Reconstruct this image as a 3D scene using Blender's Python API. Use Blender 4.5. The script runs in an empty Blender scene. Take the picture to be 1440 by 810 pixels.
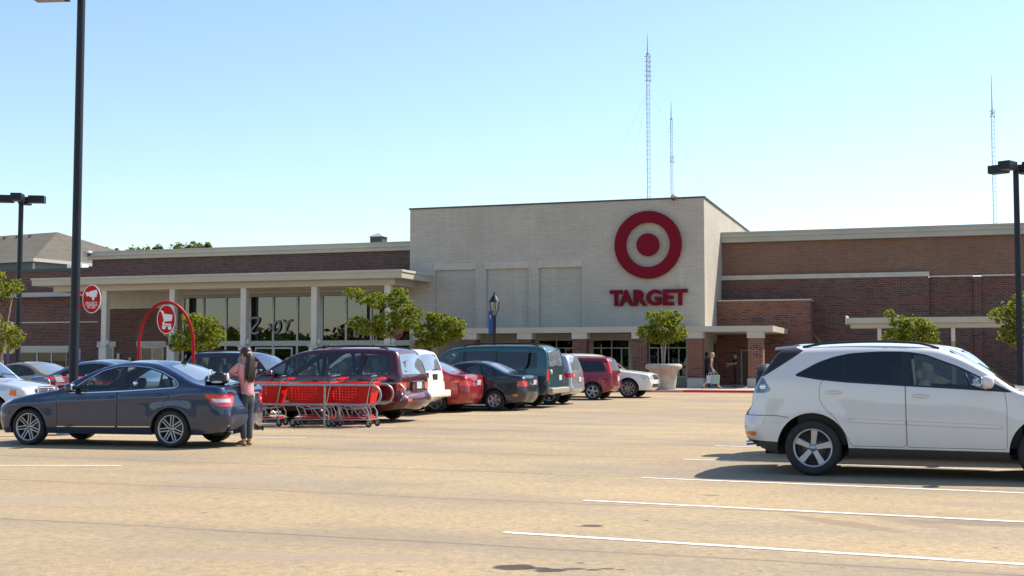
import bpy, bmesh, math, random
import numpy as np
from mathutils import Vector, Matrix
from mathutils.geometry import delaunay_2d_cdt

random.seed(7)
RNG = np.random.default_rng(7)
S = bpy.context.scene
COL = S.collection
PI = math.pi

# ------------------------------------------------------------------ helpers
def tag(o, label=None, cat=None, group=None, kind=None):
    if label: o['label'] = label
    if cat: o['category'] = cat
    if group: o['group'] = group
    if kind: o['kind'] = kind
    return o

def thing(name, label, cat, loc=(0, 0, 0), rotz=0.0, group=None):
    o = bpy.data.objects.new(name, None)
    COL.objects.link(o)
    o.location = loc
    o.rotation_euler = (0, 0, rotz)
    o.empty_display_size = 0.3
    return tag(o, label, cat, group)

def link_mesh(name, verts, faces, mats, parent=None, fmat=None, smooth=True, normals=None, loc=None):
    me = bpy.data.meshes.new(name)
    me.from_pydata([tuple(map(float, v)) for v in verts], [], [tuple(int(i) for i in f) for f in faces])
    if not isinstance(mats, (list, tuple)): mats = [mats]
    for m in mats: me.materials.append(m)
    if fmat is not None:
        me.polygons.foreach_set('material_index', np.asarray(fmat, dtype=np.int32))
    if isinstance(smooth, (list, np.ndarray)):
        me.polygons.foreach_set('use_smooth', np.asarray(smooth, dtype=bool))
    else:
        me.polygons.foreach_set('use_smooth', np.full(len(me.polygons), bool(smooth)))
    me.update()
    if normals is not None:
        me.normals_split_custom_set_from_vertices([tuple(map(float, n)) for n in normals])
    o = bpy.data.objects.new(name, me)
    COL.objects.link(o)
    if parent is not None: o.parent = parent
    if loc is not None: o.location = loc
    return o

def copy_tree(o, parent=None):
    c = o.copy()
    COL.objects.link(c)
    if parent is not None: c.parent = parent
    for ch in list(o.children): copy_tree(ch, c)
    return c

class MB:
    def __init__(self):
        self.v = []; self.f = []; self.m = []; self.s = []
    def add(self, vs, fs, m=0, smooth=False):
        n = len(self.v)
        self.v += [tuple(p) for p in vs]
        for f in fs:
            self.f.append(tuple(i + n for i in f)); self.m.append(m); self.s.append(smooth)
        return self
    def quad(self, a, b, c, d, m=0):
        return self.add([a, b, c, d], [(0, 1, 2, 3)], m)
    def box(self, x0, x1, y0, y1, z0, z1, m=0):
        vs = [(x0, y0, z0), (x1, y0, z0), (x1, y1, z0), (x0, y1, z0), (x0, y0, z1), (x1, y0, z1), (x1, y1, z1), (x0, y1, z1)]
        return self.add(vs, [(0, 3, 2, 1), (4, 5, 6, 7), (0, 1, 5, 4), (1, 2, 6, 5), (2, 3, 7, 6), (3, 0, 4, 7)], m)
    def hexa(self, vs, m=0):
        return self.add(vs, [(0, 3, 2, 1), (4, 5, 6, 7), (0, 1, 5, 4), (1, 2, 6, 5), (2, 3, 7, 6), (3, 0, 4, 7)], m)
    def tube(self, pts, r, n=8, m=0, caps=True, closed=False):
        P = [Vector(p) for p in pts]; k = len(P)
        rs = r if isinstance(r, (list, tuple)) else [r] * k
        ring = []; ref = None
        for i in range(k):
            if closed: t = P[(i + 1) % k] - P[i - 1]
            elif i == 0: t = P[1] - P[0]
            elif i == k - 1: t = P[-1] - P[-2]
            else: t = (P[i + 1] - P[i]).normalized() + (P[i] - P[i - 1]).normalized()
            if t.length < 1e-9: t = Vector((0, 0, 1))
            t.normalize()
            if ref is None:
                ref = Vector((0, 0, 1)) if abs(t.z) < .9 else Vector((1, 0, 0))
            a = t.cross(ref)
            if a.length < 1e-6: a = t.cross(Vector((0, 1, 0)))
            a.normalize(); b = t.cross(a).normalized(); ref = -b if False else a.cross(t)
            ring.append([P[i] + (a * math.cos(2 * PI * j / n) + b * math.sin(2 * PI * j / n)) * rs[i] for j in range(n)])
        vs = [p for rg in ring for p in rg]; fs = []
        for i in range(k if closed else k - 1):
            i2 = (i + 1) % k
            for j in range(n):
                j2 = (j + 1) % n
                fs.append((i * n + j, i2 * n + j, i2 * n + j2, i * n + j2))
        self.add(vs, fs, m, True)
        if caps and not closed:
            self.add(ring[0], [tuple(range(n))], m); self.add(ring[-1], [tuple(reversed(range(n)))], m)
        return self
    def lathe(self, prof, n=24, axis='z', m=0, c=(0, 0, 0), smooth=True):
        vs = []; fs = []
        for r, h in prof:
            for j in range(n):
                a = 2 * PI * j / n; x = r * math.cos(a); y = r * math.sin(a)
                p = (x, y, h) if axis == 'z' else (x, h, y) if axis == 'y' else (h, x, y)
                vs.append((p[0] + c[0], p[1] + c[1], p[2] + c[2]))
        for i in range(len(prof) - 1):
            for j in range(n):
                j2 = (j + 1) % n
                f = (i * n + j, i * n + j2, (i + 1) * n + j2, (i + 1) * n + j)
                fs.append(f if axis != 'y' else f[::-1])
        return self.add(vs, fs, m, smooth)
    def ell(self, c, r, nu=12, nv=8, m=0, p=1.0):
        vs = []; fs = []
        sg = lambda t: math.copysign(abs(t) ** p, t)
        for i in range(nv + 1):
            th = PI * i / nv
            for j in range(nu):
                a = 2 * PI * j / nu
                vs.append((c[0] + r[0] * sg(math.sin(th)) * sg(math.cos(a)), c[1] + r[1] * sg(math.sin(th)) * sg(math.sin(a)), c[2] + r[2] * sg(math.cos(th))))
        for i in range(nv):
            for j in range(nu):
                j2 = (j + 1) % nu
                fs.append((i * nu + j, (i + 1) * nu + j, (i + 1) * nu + j2, i * nu + j2))
        return self.add(vs, fs, m, True)
    def prism(self, poly, f0, f1, m=0):
        """poly: 2D points (ccw); f0/f1 map a 2D point to the back/front 3D point"""
        n = len(poly)
        a = [f0(*p) for p in poly]; b = [f1(*p) for p in poly]
        self.add(a, [tuple(reversed(range(n)))], m); self.add(b, [tuple(range(n))], m)
        self.add(a + b, [(i, (i + 1) % n, n + (i + 1) % n, n + i) for i in range(n)], m)
        return self
    def xf(self, M, start=0):
        self.v = self.v[:start] + [tuple(M @ Vector(p)) for p in self.v[start:]]
        return self
    def build(self, name, mats, parent=None, bevel=0, loc=None, seg=2, weld=False):
        o = link_mesh(name, self.v, self.f, mats, parent, self.m, self.s, loc=loc)
        if weld or bevel:
            bm = bmesh.new(); bm.from_mesh(o.data)
            bmesh.ops.remove_doubles(bm, verts=bm.verts, dist=1e-5)
            bm.to_mesh(o.data); bm.free()
        if bevel:
            b = o.modifiers.new('bevel', 'BEVEL'); b.width = bevel; b.segments = seg; b.limit_method = 'ANGLE'; b.angle_limit = math.radians(35)
        return o

# ------------------------------------------------------------------ materials
class NT:
    def __init__(self, name):
        self.m = bpy.data.materials.new(name); self.m.use_nodes = True
        self.t = self.m.node_tree; self.t.nodes.clear()
        self.out = self.n('ShaderNodeOutputMaterial')
    def n(self, kind, **kw):
        nd = self.t.nodes.new(kind)
        for k, v in kw.items(): setattr(nd, k, v)
        return nd
    def l(self, a, b): self.t.links.new(a, b)
    def setv(self, nd, **kw):
        for k, v in kw.items(): nd.inputs[k.replace('_', ' ')].default_value = v
        return nd
    def math(self, op, a, b=None, clamp=False):
        nd = self.n('ShaderNodeMath', operation=op); nd.use_clamp = clamp
        for i, x in enumerate((a, b)):
            if x is None: continue
            if isinstance(x, (int, float)): nd.inputs[i].default_value = x
            else: self.l(x, nd.inputs[i])
        return nd.outputs[0]
    def mix(self, fac, a, b, blend='MIX'):
        nd = self.n('ShaderNodeMix', data_type='RGBA', blend_type=blend)
        for s, x in ((nd.inputs[0], fac), (nd.inputs[6], a), (nd.inputs[7], b)):
            if isinstance(x, (int, float)): s.default_value = x
            elif isinstance(x, (tuple, list)): s.default_value = (*x, 1) if len(x) == 3 else x
            else: self.l(x, s)
        return nd.outputs[2]
    def ramp(self, fac, stops):
        nd = self.n('ShaderNodeValToRGB'); self.l(fac, nd.inputs[0]); e = nd.color_ramp.elements
        while len(e) < len(stops): e.new(.5)
        for i, (p, c) in enumerate(stops):
            e[i].position = p; e[i].color = (c, c, c, 1) if isinstance(c, (int, float)) else (*c, 1)
        return nd.outputs[0]
    def noise(self, vec, scale, detail=3, rough=.5):
        nd = self.n('ShaderNodeTexNoise'); nd.inputs['Scale'].default_value = scale
        nd.inputs['Detail'].default_value = detail; nd.inputs['Roughness'].default_value = rough
        if vec is not None: self.l(vec, nd.inputs['Vector'])
        return nd.outputs[0]
    def objco(self): return self.n('ShaderNodeTexCoord').outputs['Object']
    def prin(self, **kw):
        p = self.n('ShaderNodeBsdfPrincipled')
        for k, v in kw.items():
            s = p.inputs[k.replace('_', ' ')]
            if hasattr(v, 'is_linked') or hasattr(v, 'links'): self.l(v, s)
            elif isinstance(v, (tuple, list)) and len(v) == 3: s.default_value = (*v, 1)
            else: s.default_value = v
        return p
    def done(self, shader):
        self.l(shader, self.out.inputs[0]); return self.m

def plain(name, col, rough=.6, metal=0.0, spec=.5, coat=0.0, var=0.0, vscale=4.0, bump=0.0):
    t = NT(name)
    c = col
    if var:
        nz = t.noise(t.objco(), vscale, 4)
        c = t.mix(t.ramp(nz, [(.3, 0.0), (.7, 1.0)]), tuple(x * (1 - var) for x in col), tuple(min(1, x * (1 + var)) for x in col))
    p = t.prin(Base_Color=c, Roughness=rough, Metallic=metal, Coat_Weight=coat, Coat_Roughness=.04)
    p.inputs['Specular IOR Level'].default_value = spec
    if bump:
        b = t.n('ShaderNodeBump'); b.inputs['Strength'].default_value = bump; b.inputs['Distance'].default_value = .02
        t.l(t.noise(t.objco(), vscale * 6, 3), b.inputs['Height']); t.l(b.outputs[0], p.inputs['Normal'])
    return t.done(p.outputs[0])

def paint(name, col, metal=.35, rough=.38, dirt=.12):
    t = NT(name)
    oc = t.objco()
    sep = t.n('ShaderNodeSeparateXYZ'); t.l(oc, sep.inputs[0])
    # road dust on the lower body, with a blotchy edge
    nz = t.noise(oc, 2.3, 4)
    h = t.math('ADD', sep.outputs[2], t.math('MULTIPLY', nz, .5))
    d = t.ramp(h, [(.35, dirt), (.95, 0.0)])
    c = t.mix(d, col, (.30, .25, .19))
    r = t.math('ADD', t.math('MULTIPLY', d, 1.5), rough)
    p = t.prin(Base_Color=c, Roughness=r, Metallic=metal, Coat_Weight=1.0, Coat_Roughness=.03)
    g = t.n('ShaderNodeNewGeometry')
    back = t.prin(Base_Color=(.06, .06, .062), Roughness=.9)
    mx = t.n('ShaderNodeMixShader'); t.l(g.outputs['Backfacing'], mx.inputs[0]); t.l(p.outputs[0], mx.inputs[1]); t.l(back.outputs[0], mx.inputs[2])
    return t.done(mx.outputs[0])

def glass(name, tint, refl=.05, rough=0.0, power=5.0, fmax=.95, gcol=(1, 1, 1)):
    t = NT(name)
    lw = t.n('ShaderNodeLayerWeight'); lw.inputs[0].default_value = .5
    f = t.math('ADD', t.math('MULTIPLY', t.math('POWER', lw.outputs['Facing'], power), fmax - refl), refl, clamp=True)
    tr = t.n('ShaderNodeBsdfTransparent'); tr.inputs[0].default_value = (*tint, 1)
    gl = t.n('ShaderNodeBsdfGlossy'); gl.inputs['Roughness'].default_value = rough; gl.inputs[0].default_value = (*gcol, 1)
    mx = t.n('ShaderNodeMixShader'); t.l(f, mx.inputs[0]); t.l(tr.outputs[0], mx.inputs[1]); t.l(gl.outputs[0], mx.inputs[2])
    return t.done(mx.outputs[0])

def brick(name, c1, c2, mortar, bw, bh, ms=.012, dark=None, darkamt=.0, rough=.85, stain=.25):
    t = NT(name)
    oc = t.objco(); sp = t.n('ShaderNodeSeparateXYZ'); t.l(oc, sp.inputs[0])
    cb = t.n('ShaderNodeCombineXYZ'); t.l(t.math('ADD', sp.outputs[0], sp.outputs[1]), cb.inputs[0]); t.l(sp.outputs[2], cb.inputs[1])
    b = t.n('ShaderNodeTexBrick'); t.l(cb.outputs[0], b.inputs['Vector'])
    t.setv(b, Scale=1.0, Mortar_Size=ms, Mortar_Smooth=.1, Bias=0.0, Brick_Width=bw, Row_Height=bh)
    b.inputs['Color1'].default_value = (*c1, 1); b.inputs['Color2'].default_value = (*c2, 1); b.inputs['Mortar'].default_value = (*mortar, 1)
    c = b.outputs['Color']
    if dark:
        # per-brick darker clinkers: white noise on the brick cell
        row = t.math('FLOOR', t.math('DIVIDE', sp.outputs[2], bh))
        off = t.math('MULTIPLY', t.math('MODULO', row, 2.0), .5)
        colm = t.math('FLOOR', t.math('ADD', t.math('DIVIDE', t.math('ADD', sp.outputs[0], sp.outputs[1]), bw), off))
        cc = t.n('ShaderNodeCombineXYZ'); t.l(colm, cc.inputs[0]); t.l(row, cc.inputs[1])
        wn = t.n('ShaderNodeTexWhiteNoise', noise_dimensions='2D'); t.l(cc.outputs[0], wn.inputs['Vector'])
        fac = t.math('MULTIPLY', t.ramp(wn.outputs['Value'], [(1 - darkamt - .02, 0.0), (1 - darkamt, 1.0)]), t.math('SUBTRACT', 1.0, b.outputs['Fac']))
        c = t.mix(fac, c, dark)
    nz = t.noise(oc, .35, 5, .6)
    c = t.mix(t.ramp(nz, [(.35, stain), (.65, 0.0)]), c, tuple(x * .55 for x in c1))
    st = t.n('ShaderNodeMapping'); st.inputs['Scale'].default_value = (2.2, 2.2, .12); t.l(oc, st.inputs[0])
    nz2 = t.noise(st.outputs[0], 1.0, 3)
    c = t.mix(t.ramp(nz2, [(.56, 0.0), (.75, stain * .9)]), c, tuple(min(1, x * 1.35 + .02) for x in c1))
    p = t.prin(Base_Color=c, Roughness=rough)
    p.inputs['Specular IOR Level'].default_value = .25
    bp = t.n('ShaderNodeBump'); bp.inputs['Strength'].default_value = .5; bp.inputs['Distance'].default_value = .01; bp.invert = True
    t.l(b.outputs['Fac'], bp.inputs['Height']); t.l(bp.outputs[0], p.inputs['Normal'])
    return t.done(p.outputs[0])

def leafmat(name, a, b, c):
    t = NT(name)
    g = t.n('ShaderNodeNewGeometry')
    col = t.n('ShaderNodeValToRGB'); e = col.color_ramp.elements
    e[0].color = (*a, 1); e[1].color = (*c, 1); m = e.new(.5); m.color = (*b, 1)
    t.l(g.outputs['Random Per Island'], col.inputs[0])
    d = t.prin(Base_Color=col.outputs[0], Roughness=.5)
    d.inputs['Specular IOR Level'].default_value = .3
    tr = t.n('ShaderNodeBsdfTranslucent')
    t.l(t.mix(.5, col.outputs[0], (.35, .42, .02)), tr.inputs[0])
    mx = t.n('ShaderNodeMixShader'); mx.inputs[0].default_value = .42
    t.l(d.outputs[0], mx.inputs[1]); t.l(tr.outputs[0], mx.inputs[2])
    return t.done(mx.outputs[0])

M = {}
M['black'] = plain('black_plastic', (.018, .018, .02), .45)
M['underbody'] = plain('underbody_black', (.012, .012, .013), .9)
M['interior'] = plain('cabin_cloth_dark', (.035, .034, .036), .9)
M['interior_tan'] = plain('cabin_leather_tan', (.48, .42, .32), .7)
M['interior_grey'] = plain('cabin_cloth_grey', (.22, .22, .23), .85)
M['rubber'] = plain('tyre_rubber', (.022, .022, .023), .8, var=.3, vscale=9)
M['chrome'] = plain('chrome', (.75, .75, .76), .12, 1.0)
M['alloy'] = plain('alloy_wheel', (.40, .42, .46), .32, .7)
M['alloy_dull'] = plain('alloy_wheel_dull', (.42, .42, .42), .4, .6)
M['brake'] = plain('brake_disc', (.12, .115, .11), .5, .6)
M['seam'] = plain('panel_gap', (.03, .03, .03), .9)
M['glass_dark'] = glass('glass_privacy', (.05, .06, .065), .07)
M['glass_mid'] = glass('glass_tinted', (.62, .69, .66), .07)
M['glass_clear'] = glass('glass_clear', (.80, .88, .84), .06)
M['glass_wind'] = glass('windscreen_glass', (.45, .53, .52), .22, power=2.4)
def film_glass(name, tint, refl, dust, dcol):
    m = glass(name, tint, refl, power=2.4); t = m.node_tree; out = next(n for n in t.nodes if n.type == 'OUTPUT_MATERIAL'); src = out.inputs[0].links[0].from_socket
    d = t.nodes.new('ShaderNodeBsdfDiffuse'); d.inputs[0].default_value = (*dcol, 1); mx = t.nodes.new('ShaderNodeMixShader'); mx.inputs[0].default_value = dust
    t.links.new(src, mx.inputs[1]); t.links.new(d.outputs[0], mx.inputs[2]); t.links.new(mx.outputs[0], out.inputs[0]); return m
M['glass_rear'] = film_glass('dust_and_sky_rear_glass', (.40, .48, .48), .24, .22, (.42, .52, .62))  # pale blue diffuse film: dust plus sky reflection painted into the colour
M['red_lens'] = plain('red_lens', (.66, .014, .006), .12, 0, .6, 1.0)
M['red_lens_bright'] = plain('red_lens_bright', (.62, .02, .012), .12, 0, .6, 1.0)
M['white_lens'] = plain('white_lens', (.62, .62, .64), .1, .2, .6, 1.0)
M['amber_lens'] = plain('amber_lens', (.75, .16, .01), .15, 0, .6, 1.0)
M['blue_lens'] = plain('smoked_lens', (.13, .19, .24), .08, .45, .8, 1.0)
M['plate'] = plain('plate_white', (.50, .51, .53), .5)
M['galv'] = plain('galvanised_tube', (.36, .355, .345), .42, .75, var=.15, vscale=12)
M['cartwire'] = plain('cart_steel', (.50, .50, .50), .3, .85)
M['cartred'] = plain('cart_red_plastic', (.56, .008, .005), .5, 0, .3)
M['signred'] = plain('sign_red', (.50, .006, .008), .5, 0, .3)
M['bullred'] = plain('emblem_red', (.17, .0005, .012), .65, 0, .2, 0)
M['signwhite'] = plain('sign_white', (.82, .82, .80), .5)
M['archred'] = plain('arch_red_paint', (.36, .002, .004), .42, 0, .3, 0)
M['polepaint'] = plain('pole_dark_paint', (.010, .014, .022), .5, .0, .35, 0, var=.2, vscale=2)
M['skin'] = plain('skin', (.44, .25, .165), .55)
M['skin_light'] = plain('skin_light', (.55, .33, .22), .55)
M['hair'] = plain('dark_brown_hair', (.030, .015, .009), .5, var=.4, vscale=30)
M['hair_blond'] = plain('blond_hair', (.42, .30, .14), .5, var=.3, vscale=30)
M['hair_black'] = plain('black_hair', (.01, .009, .009), .5)
# ------------------------------------------------------------------ vehicles
def catmull(P, step=.07):
    P = np.asarray(P, float); k = len(P)
    E = np.vstack([2 * P[0] - P[1], P, 2 * P[-1] - P[-2]]); out = []
    for i in range(1, k):
        p0, p1, p2, p3 = E[i - 1], E[i], E[i + 1], E[i + 2]
        t1 = max(np.linalg.norm((p1 - p0)[:2]), 1e-4) ** .5; t2 = max(np.linalg.norm((p2 - p1)[:2]), 1e-4) ** .5; t3 = max(np.linalg.norm((p3 - p2)[:2]), 1e-4) ** .5
        n = max(2, int(round(t2 * t2 / step)))
        m1 = (p1 - p0) / t1 - (p2 - p0) / (t1 + t2) + (p2 - p1) / t2
        m2 = (p2 - p1) / t2 - (p3 - p1) / (t2 + t3) + (p3 - p2) / t3
        m1 *= t2; m2 *= t2
        for j in range(n):
            u = j / n; a = 2 * u**3 - 3 * u**2 + 1; b = u**3 - 2 * u**2 + u; c = -2 * u**3 + 3 * u**2; d = u**3 - u**2
            out.append(a * p1 + b * m1 + c * p2 + d * m2)
    out.append(P[-1]); return np.array(out)

def round_poly(poly, r=.03, n=4):
    P = np.asarray(poly, float); k = len(P); out = []
    for i in range(k):
        a, b, c = P[i - 1], P[i], P[(i + 1) % k]
        ra = min(r, .45 * np.linalg.norm(a - b)); rc = min(r, .45 * np.linalg.norm(c - b))
        p = b + (a - b) / max(np.linalg.norm(a - b), 1e-9) * ra; q = b + (c - b) / max(np.linalg.norm(c - b), 1e-9) * rc
        for j in range(n + 1):
            t = j / n; out.append((1 - t)**2 * p + 2 * t * (1 - t) * b + t * t * q)
    return np.array(out)

def area2(P): return float(np.sum(P[:, 0] * np.roll(P[:, 1], -1) - np.roll(P[:, 0], -1) * P[:, 1]))

def offset_poly(P, d):
    """grow (d > 0) or shrink a closed polygon"""
    P = np.asarray(P, float)
    if area2(P) < 0: P = P[::-1]
    e = np.roll(P, -1, 0) - P; e /= np.maximum(np.linalg.norm(e, axis=1, keepdims=True), 1e-9)
    n = np.stack([e[:, 1], -e[:, 0]], 1); nn = n + np.roll(n, 1, 0)
    l = np.maximum(np.sum(nn * nn, 1, keepdims=True), .4)
    return P + 2 * nn / l * d

def clip_x(P, x0, x1):
    P = [tuple(p) for p in P]
    for s, lim in ((1, x0), (-1, x1)):
        out = []
        for i in range(len(P)):
            a, b = P[i - 1], P[i]; ia = s * a[0] >= s * lim; ib = s * b[0] >= s * lim
            if ia != ib:
                t = (lim - a[0]) / (b[0] - a[0]); out.append((lim, a[1] + t * (b[1] - a[1])))
            if ib: out.append(b)
        P = out
        if not P: return np.zeros((0, 2))
    return np.array(P)

def pip(P, poly):
    x, y = P[:, 0], P[:, 1]; ins = np.zeros(len(P), bool); q = np.asarray(poly); n = len(q)
    for i in range(n):
        x0, y0 = q[i - 1]; x1, y1 = q[i]
        if y0 == y1: continue
        c = ((y0 > y) != (y1 > y)) & (x < (x1 - x0) * (y - y0) / (y1 - y0) + x0)
        ins ^= c
    return ins

def nearest(P, L):
    """distance, line parameter and inward unit vector from each point to polyline L"""
    A = L[:-1]; B = L[1:]; D = B - A; l2 = np.maximum((D * D).sum(1), 1e-12)
    t = np.clip(((P[:, None, :] - A[None]) * D[None]).sum(2) / l2, 0, 1)
    Q = A[None] + t[..., None] * D[None]
    d2 = ((P[:, None, :] - Q) ** 2).sum(2); k = d2.argmin(1); r = np.arange(len(P))
    q = Q[r, k]; v = P - q; d = np.sqrt(d2[r, k])
    nin = np.stack([-D[k, 1], D[k, 0]], 1) / np.sqrt(l2[k])[:, None]
    inw = np.where(d[:, None] > .004, v / np.maximum(d, 1e-9)[:, None], nin)
    return d, k + t[r, k], inw, nin

def dens(P, m=.12):
    out = []; n = len(P)
    for i in range(n):
        a, b = np.asarray(P[i]), np.asarray(P[(i + 1) % n]); k = max(1, int(np.linalg.norm(b - a) / m))
        for j in range(k): out.append(a + (b - a) * j / k)
    return np.array(out)

def cdt_regions(boundary, polys, extra, mind=.008):
    loops = [np.asarray(boundary)] + [dens(p) for p in polys]
    V = []; E = []
    for lp in loops:
        n0 = len(V); n = len(lp); V += [tuple(p) for p in lp]; E += [(n0 + i, n0 + (i + 1) % n) for i in range(n)]
    VA = np.array(V)
    ex = np.asarray(extra); ex = ex[pip(ex, boundary)]
    A = np.array([V[a] for a, b in E]); B = np.array([V[b] for a, b in E]); D = B - A; l2 = np.maximum((D * D).sum(1), 1e-12)
    keep = np.ones(len(ex), bool)
    for i0 in range(0, len(ex), 1000):
        P = ex[i0:i0 + 1000]
        t = np.clip(((P[:, None] - A[None]) * D[None]).sum(2) / l2, 0, 1)
        keep[i0:i0 + 1000] = (((P[:, None] - A[None] - t[..., None] * D[None]) ** 2).sum(2).min(1) > mind**2)
    ex = ex[keep]
    res = delaunay_2d_cdt([Vector(p) for p in np.vstack([VA, ex])], E, [], 0, 1e-5)
    v = np.array([(p.x, p.y) for p in res[0]]); t = np.array([f for f in res[2] if len(f) == 3])
    c = v[t].mean(1); ins = pip(c, boundary); t = t[ins]; c = c[ins]
    reg = np.full(len(t), -1)
    for i in range(len(polys) - 1, -1, -1): reg[pip(c, polys[i])] = i
    a = v[t]; cr = (a[:, 1, 0] - a[:, 0, 0]) * (a[:, 2, 1] - a[:, 0, 1]) - (a[:, 1, 1] - a[:, 0, 1]) * (a[:, 2, 0] - a[:, 0, 0])
    t[cr < 0] = t[cr < 0][:, ::-1]
    ok = np.abs(cr) > 1e-9
    return v, t[ok], reg[ok]

class Acc(dict):
    """meshes by key: vertices, faces, normals"""
    def put(self, key, v, f, n):
        a = self.setdefault(key, [[], [], [], 0])
        used = np.unique(f); m = np.full(len(v), -1); m[used] = np.arange(len(used)) + a[3]
        a[0].append(v[used]); a[2].append(n[used]); a[1].append(m[f]); a[3] += len(used)

def wheel_mesh(R, rim_r, width, style):
    """returns tyre and rim MB, axis along y, outer face at +y"""
    ty = MB(); w = width / 2
    ty.lathe([(rim_r + .005, w * .82), (rim_r + .03, w * .98), ((R + rim_r) / 2 + .01, w), (R - .025, w * .93), (R - .006, w * .72), (R, w * .4), (R, -w * .4), (R - .006, -w * .72), (R - .03, -w * .95), (rim_r, -w * .9)], 40, 'y')
    rm = MB(); n = style.get('n', 5); o = w * .80
    rm.lathe([(rim_r - .022, o - .02), (rim_r - .012, o + .006), (rim_r + .006, o + .004), (rim_r + .008, o - .02)], 40, 'y', 0)
    rm.lathe([(rim_r - .012, o - .01), (rim_r - .03, o - .10), (rim_r - .035, -w * .8)], 32, 'y', 1)
    rm.lathe([(.001, -.02), (rim_r - .02, -.03)], 32, 'y', 2)
    rm.lathe([(.06, .0), (rim_r * .70, .0), (rim_r * .72, -.012)], 32, 'y', 3)
    hub = style.get('hub', .062)
    rm.lathe([(.001, o - .012), (hub * .45, o - .012), (hub * .5, o - .022), (hub, o - .03), (hub + .012, o - .075)], 20, 'y', 0)
    def spoke(ang, w0, w1, dx0=0., dx1=0., cut=0.0):
        c, s = math.cos(ang), math.sin(ang); r0, r1 = hub * .6, rim_r - .012
        def P(r, t, y): return (c * r - s * t, y, s * r + c * t)
        prof = [(r0, w0, dx0, o - .025), ((r0 + r1) * .5, (w0 + w1) * .5 - cut, (dx0 + dx1) * .5, o - .016), (r1, w1, dx1, o - .012)]
        for (ra, wa, da, ya), (rb, wb, db, yb) in zip(prof[:-1], prof[1:]):
            vs = [P(ra, da - wa, ya - .045), P(rb, db - wb, yb - .045), P(rb, db + wb, yb - .045), P(ra, da + wa, ya - .045),
                  P(ra, da - wa * .72, ya), P(rb, db - wb * .72, yb), P(rb, db + wb * .72, yb), P(ra, da + wa * .72, ya)]
            rm.add(vs, [(0, 1, 2, 3), (4, 7, 6, 5), (0, 4, 5, 1), (1, 5, 6, 2), (2, 6, 7, 3), (3, 7, 4, 0)], 0)
    ph = style.get('phase', PI / 2)
    for k in range(n):
        a = ph + 2 * PI * k / n
        if style.get('twin'):
            d = style.get('gap', .026)
            spoke(a, .011, .012, -d, -d); spoke(a, .011, .012, d, d)
        else:
            spoke(a, style.get('w0', .034), style.get('w1', .05), cut=style.get('cut', 0))
    for k in range(5):
        a = ph + 2 * PI * (k + .5) / 5
        rm.lathe([(.001, .0), (.009, .0), (.009, -.02)], 6, 'y', 3 if style.get('twin') else 1, c=(math.cos(a) * hub * .78, o - .022, math.sin(a) * hub * .78))
    return ty, rm

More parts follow.
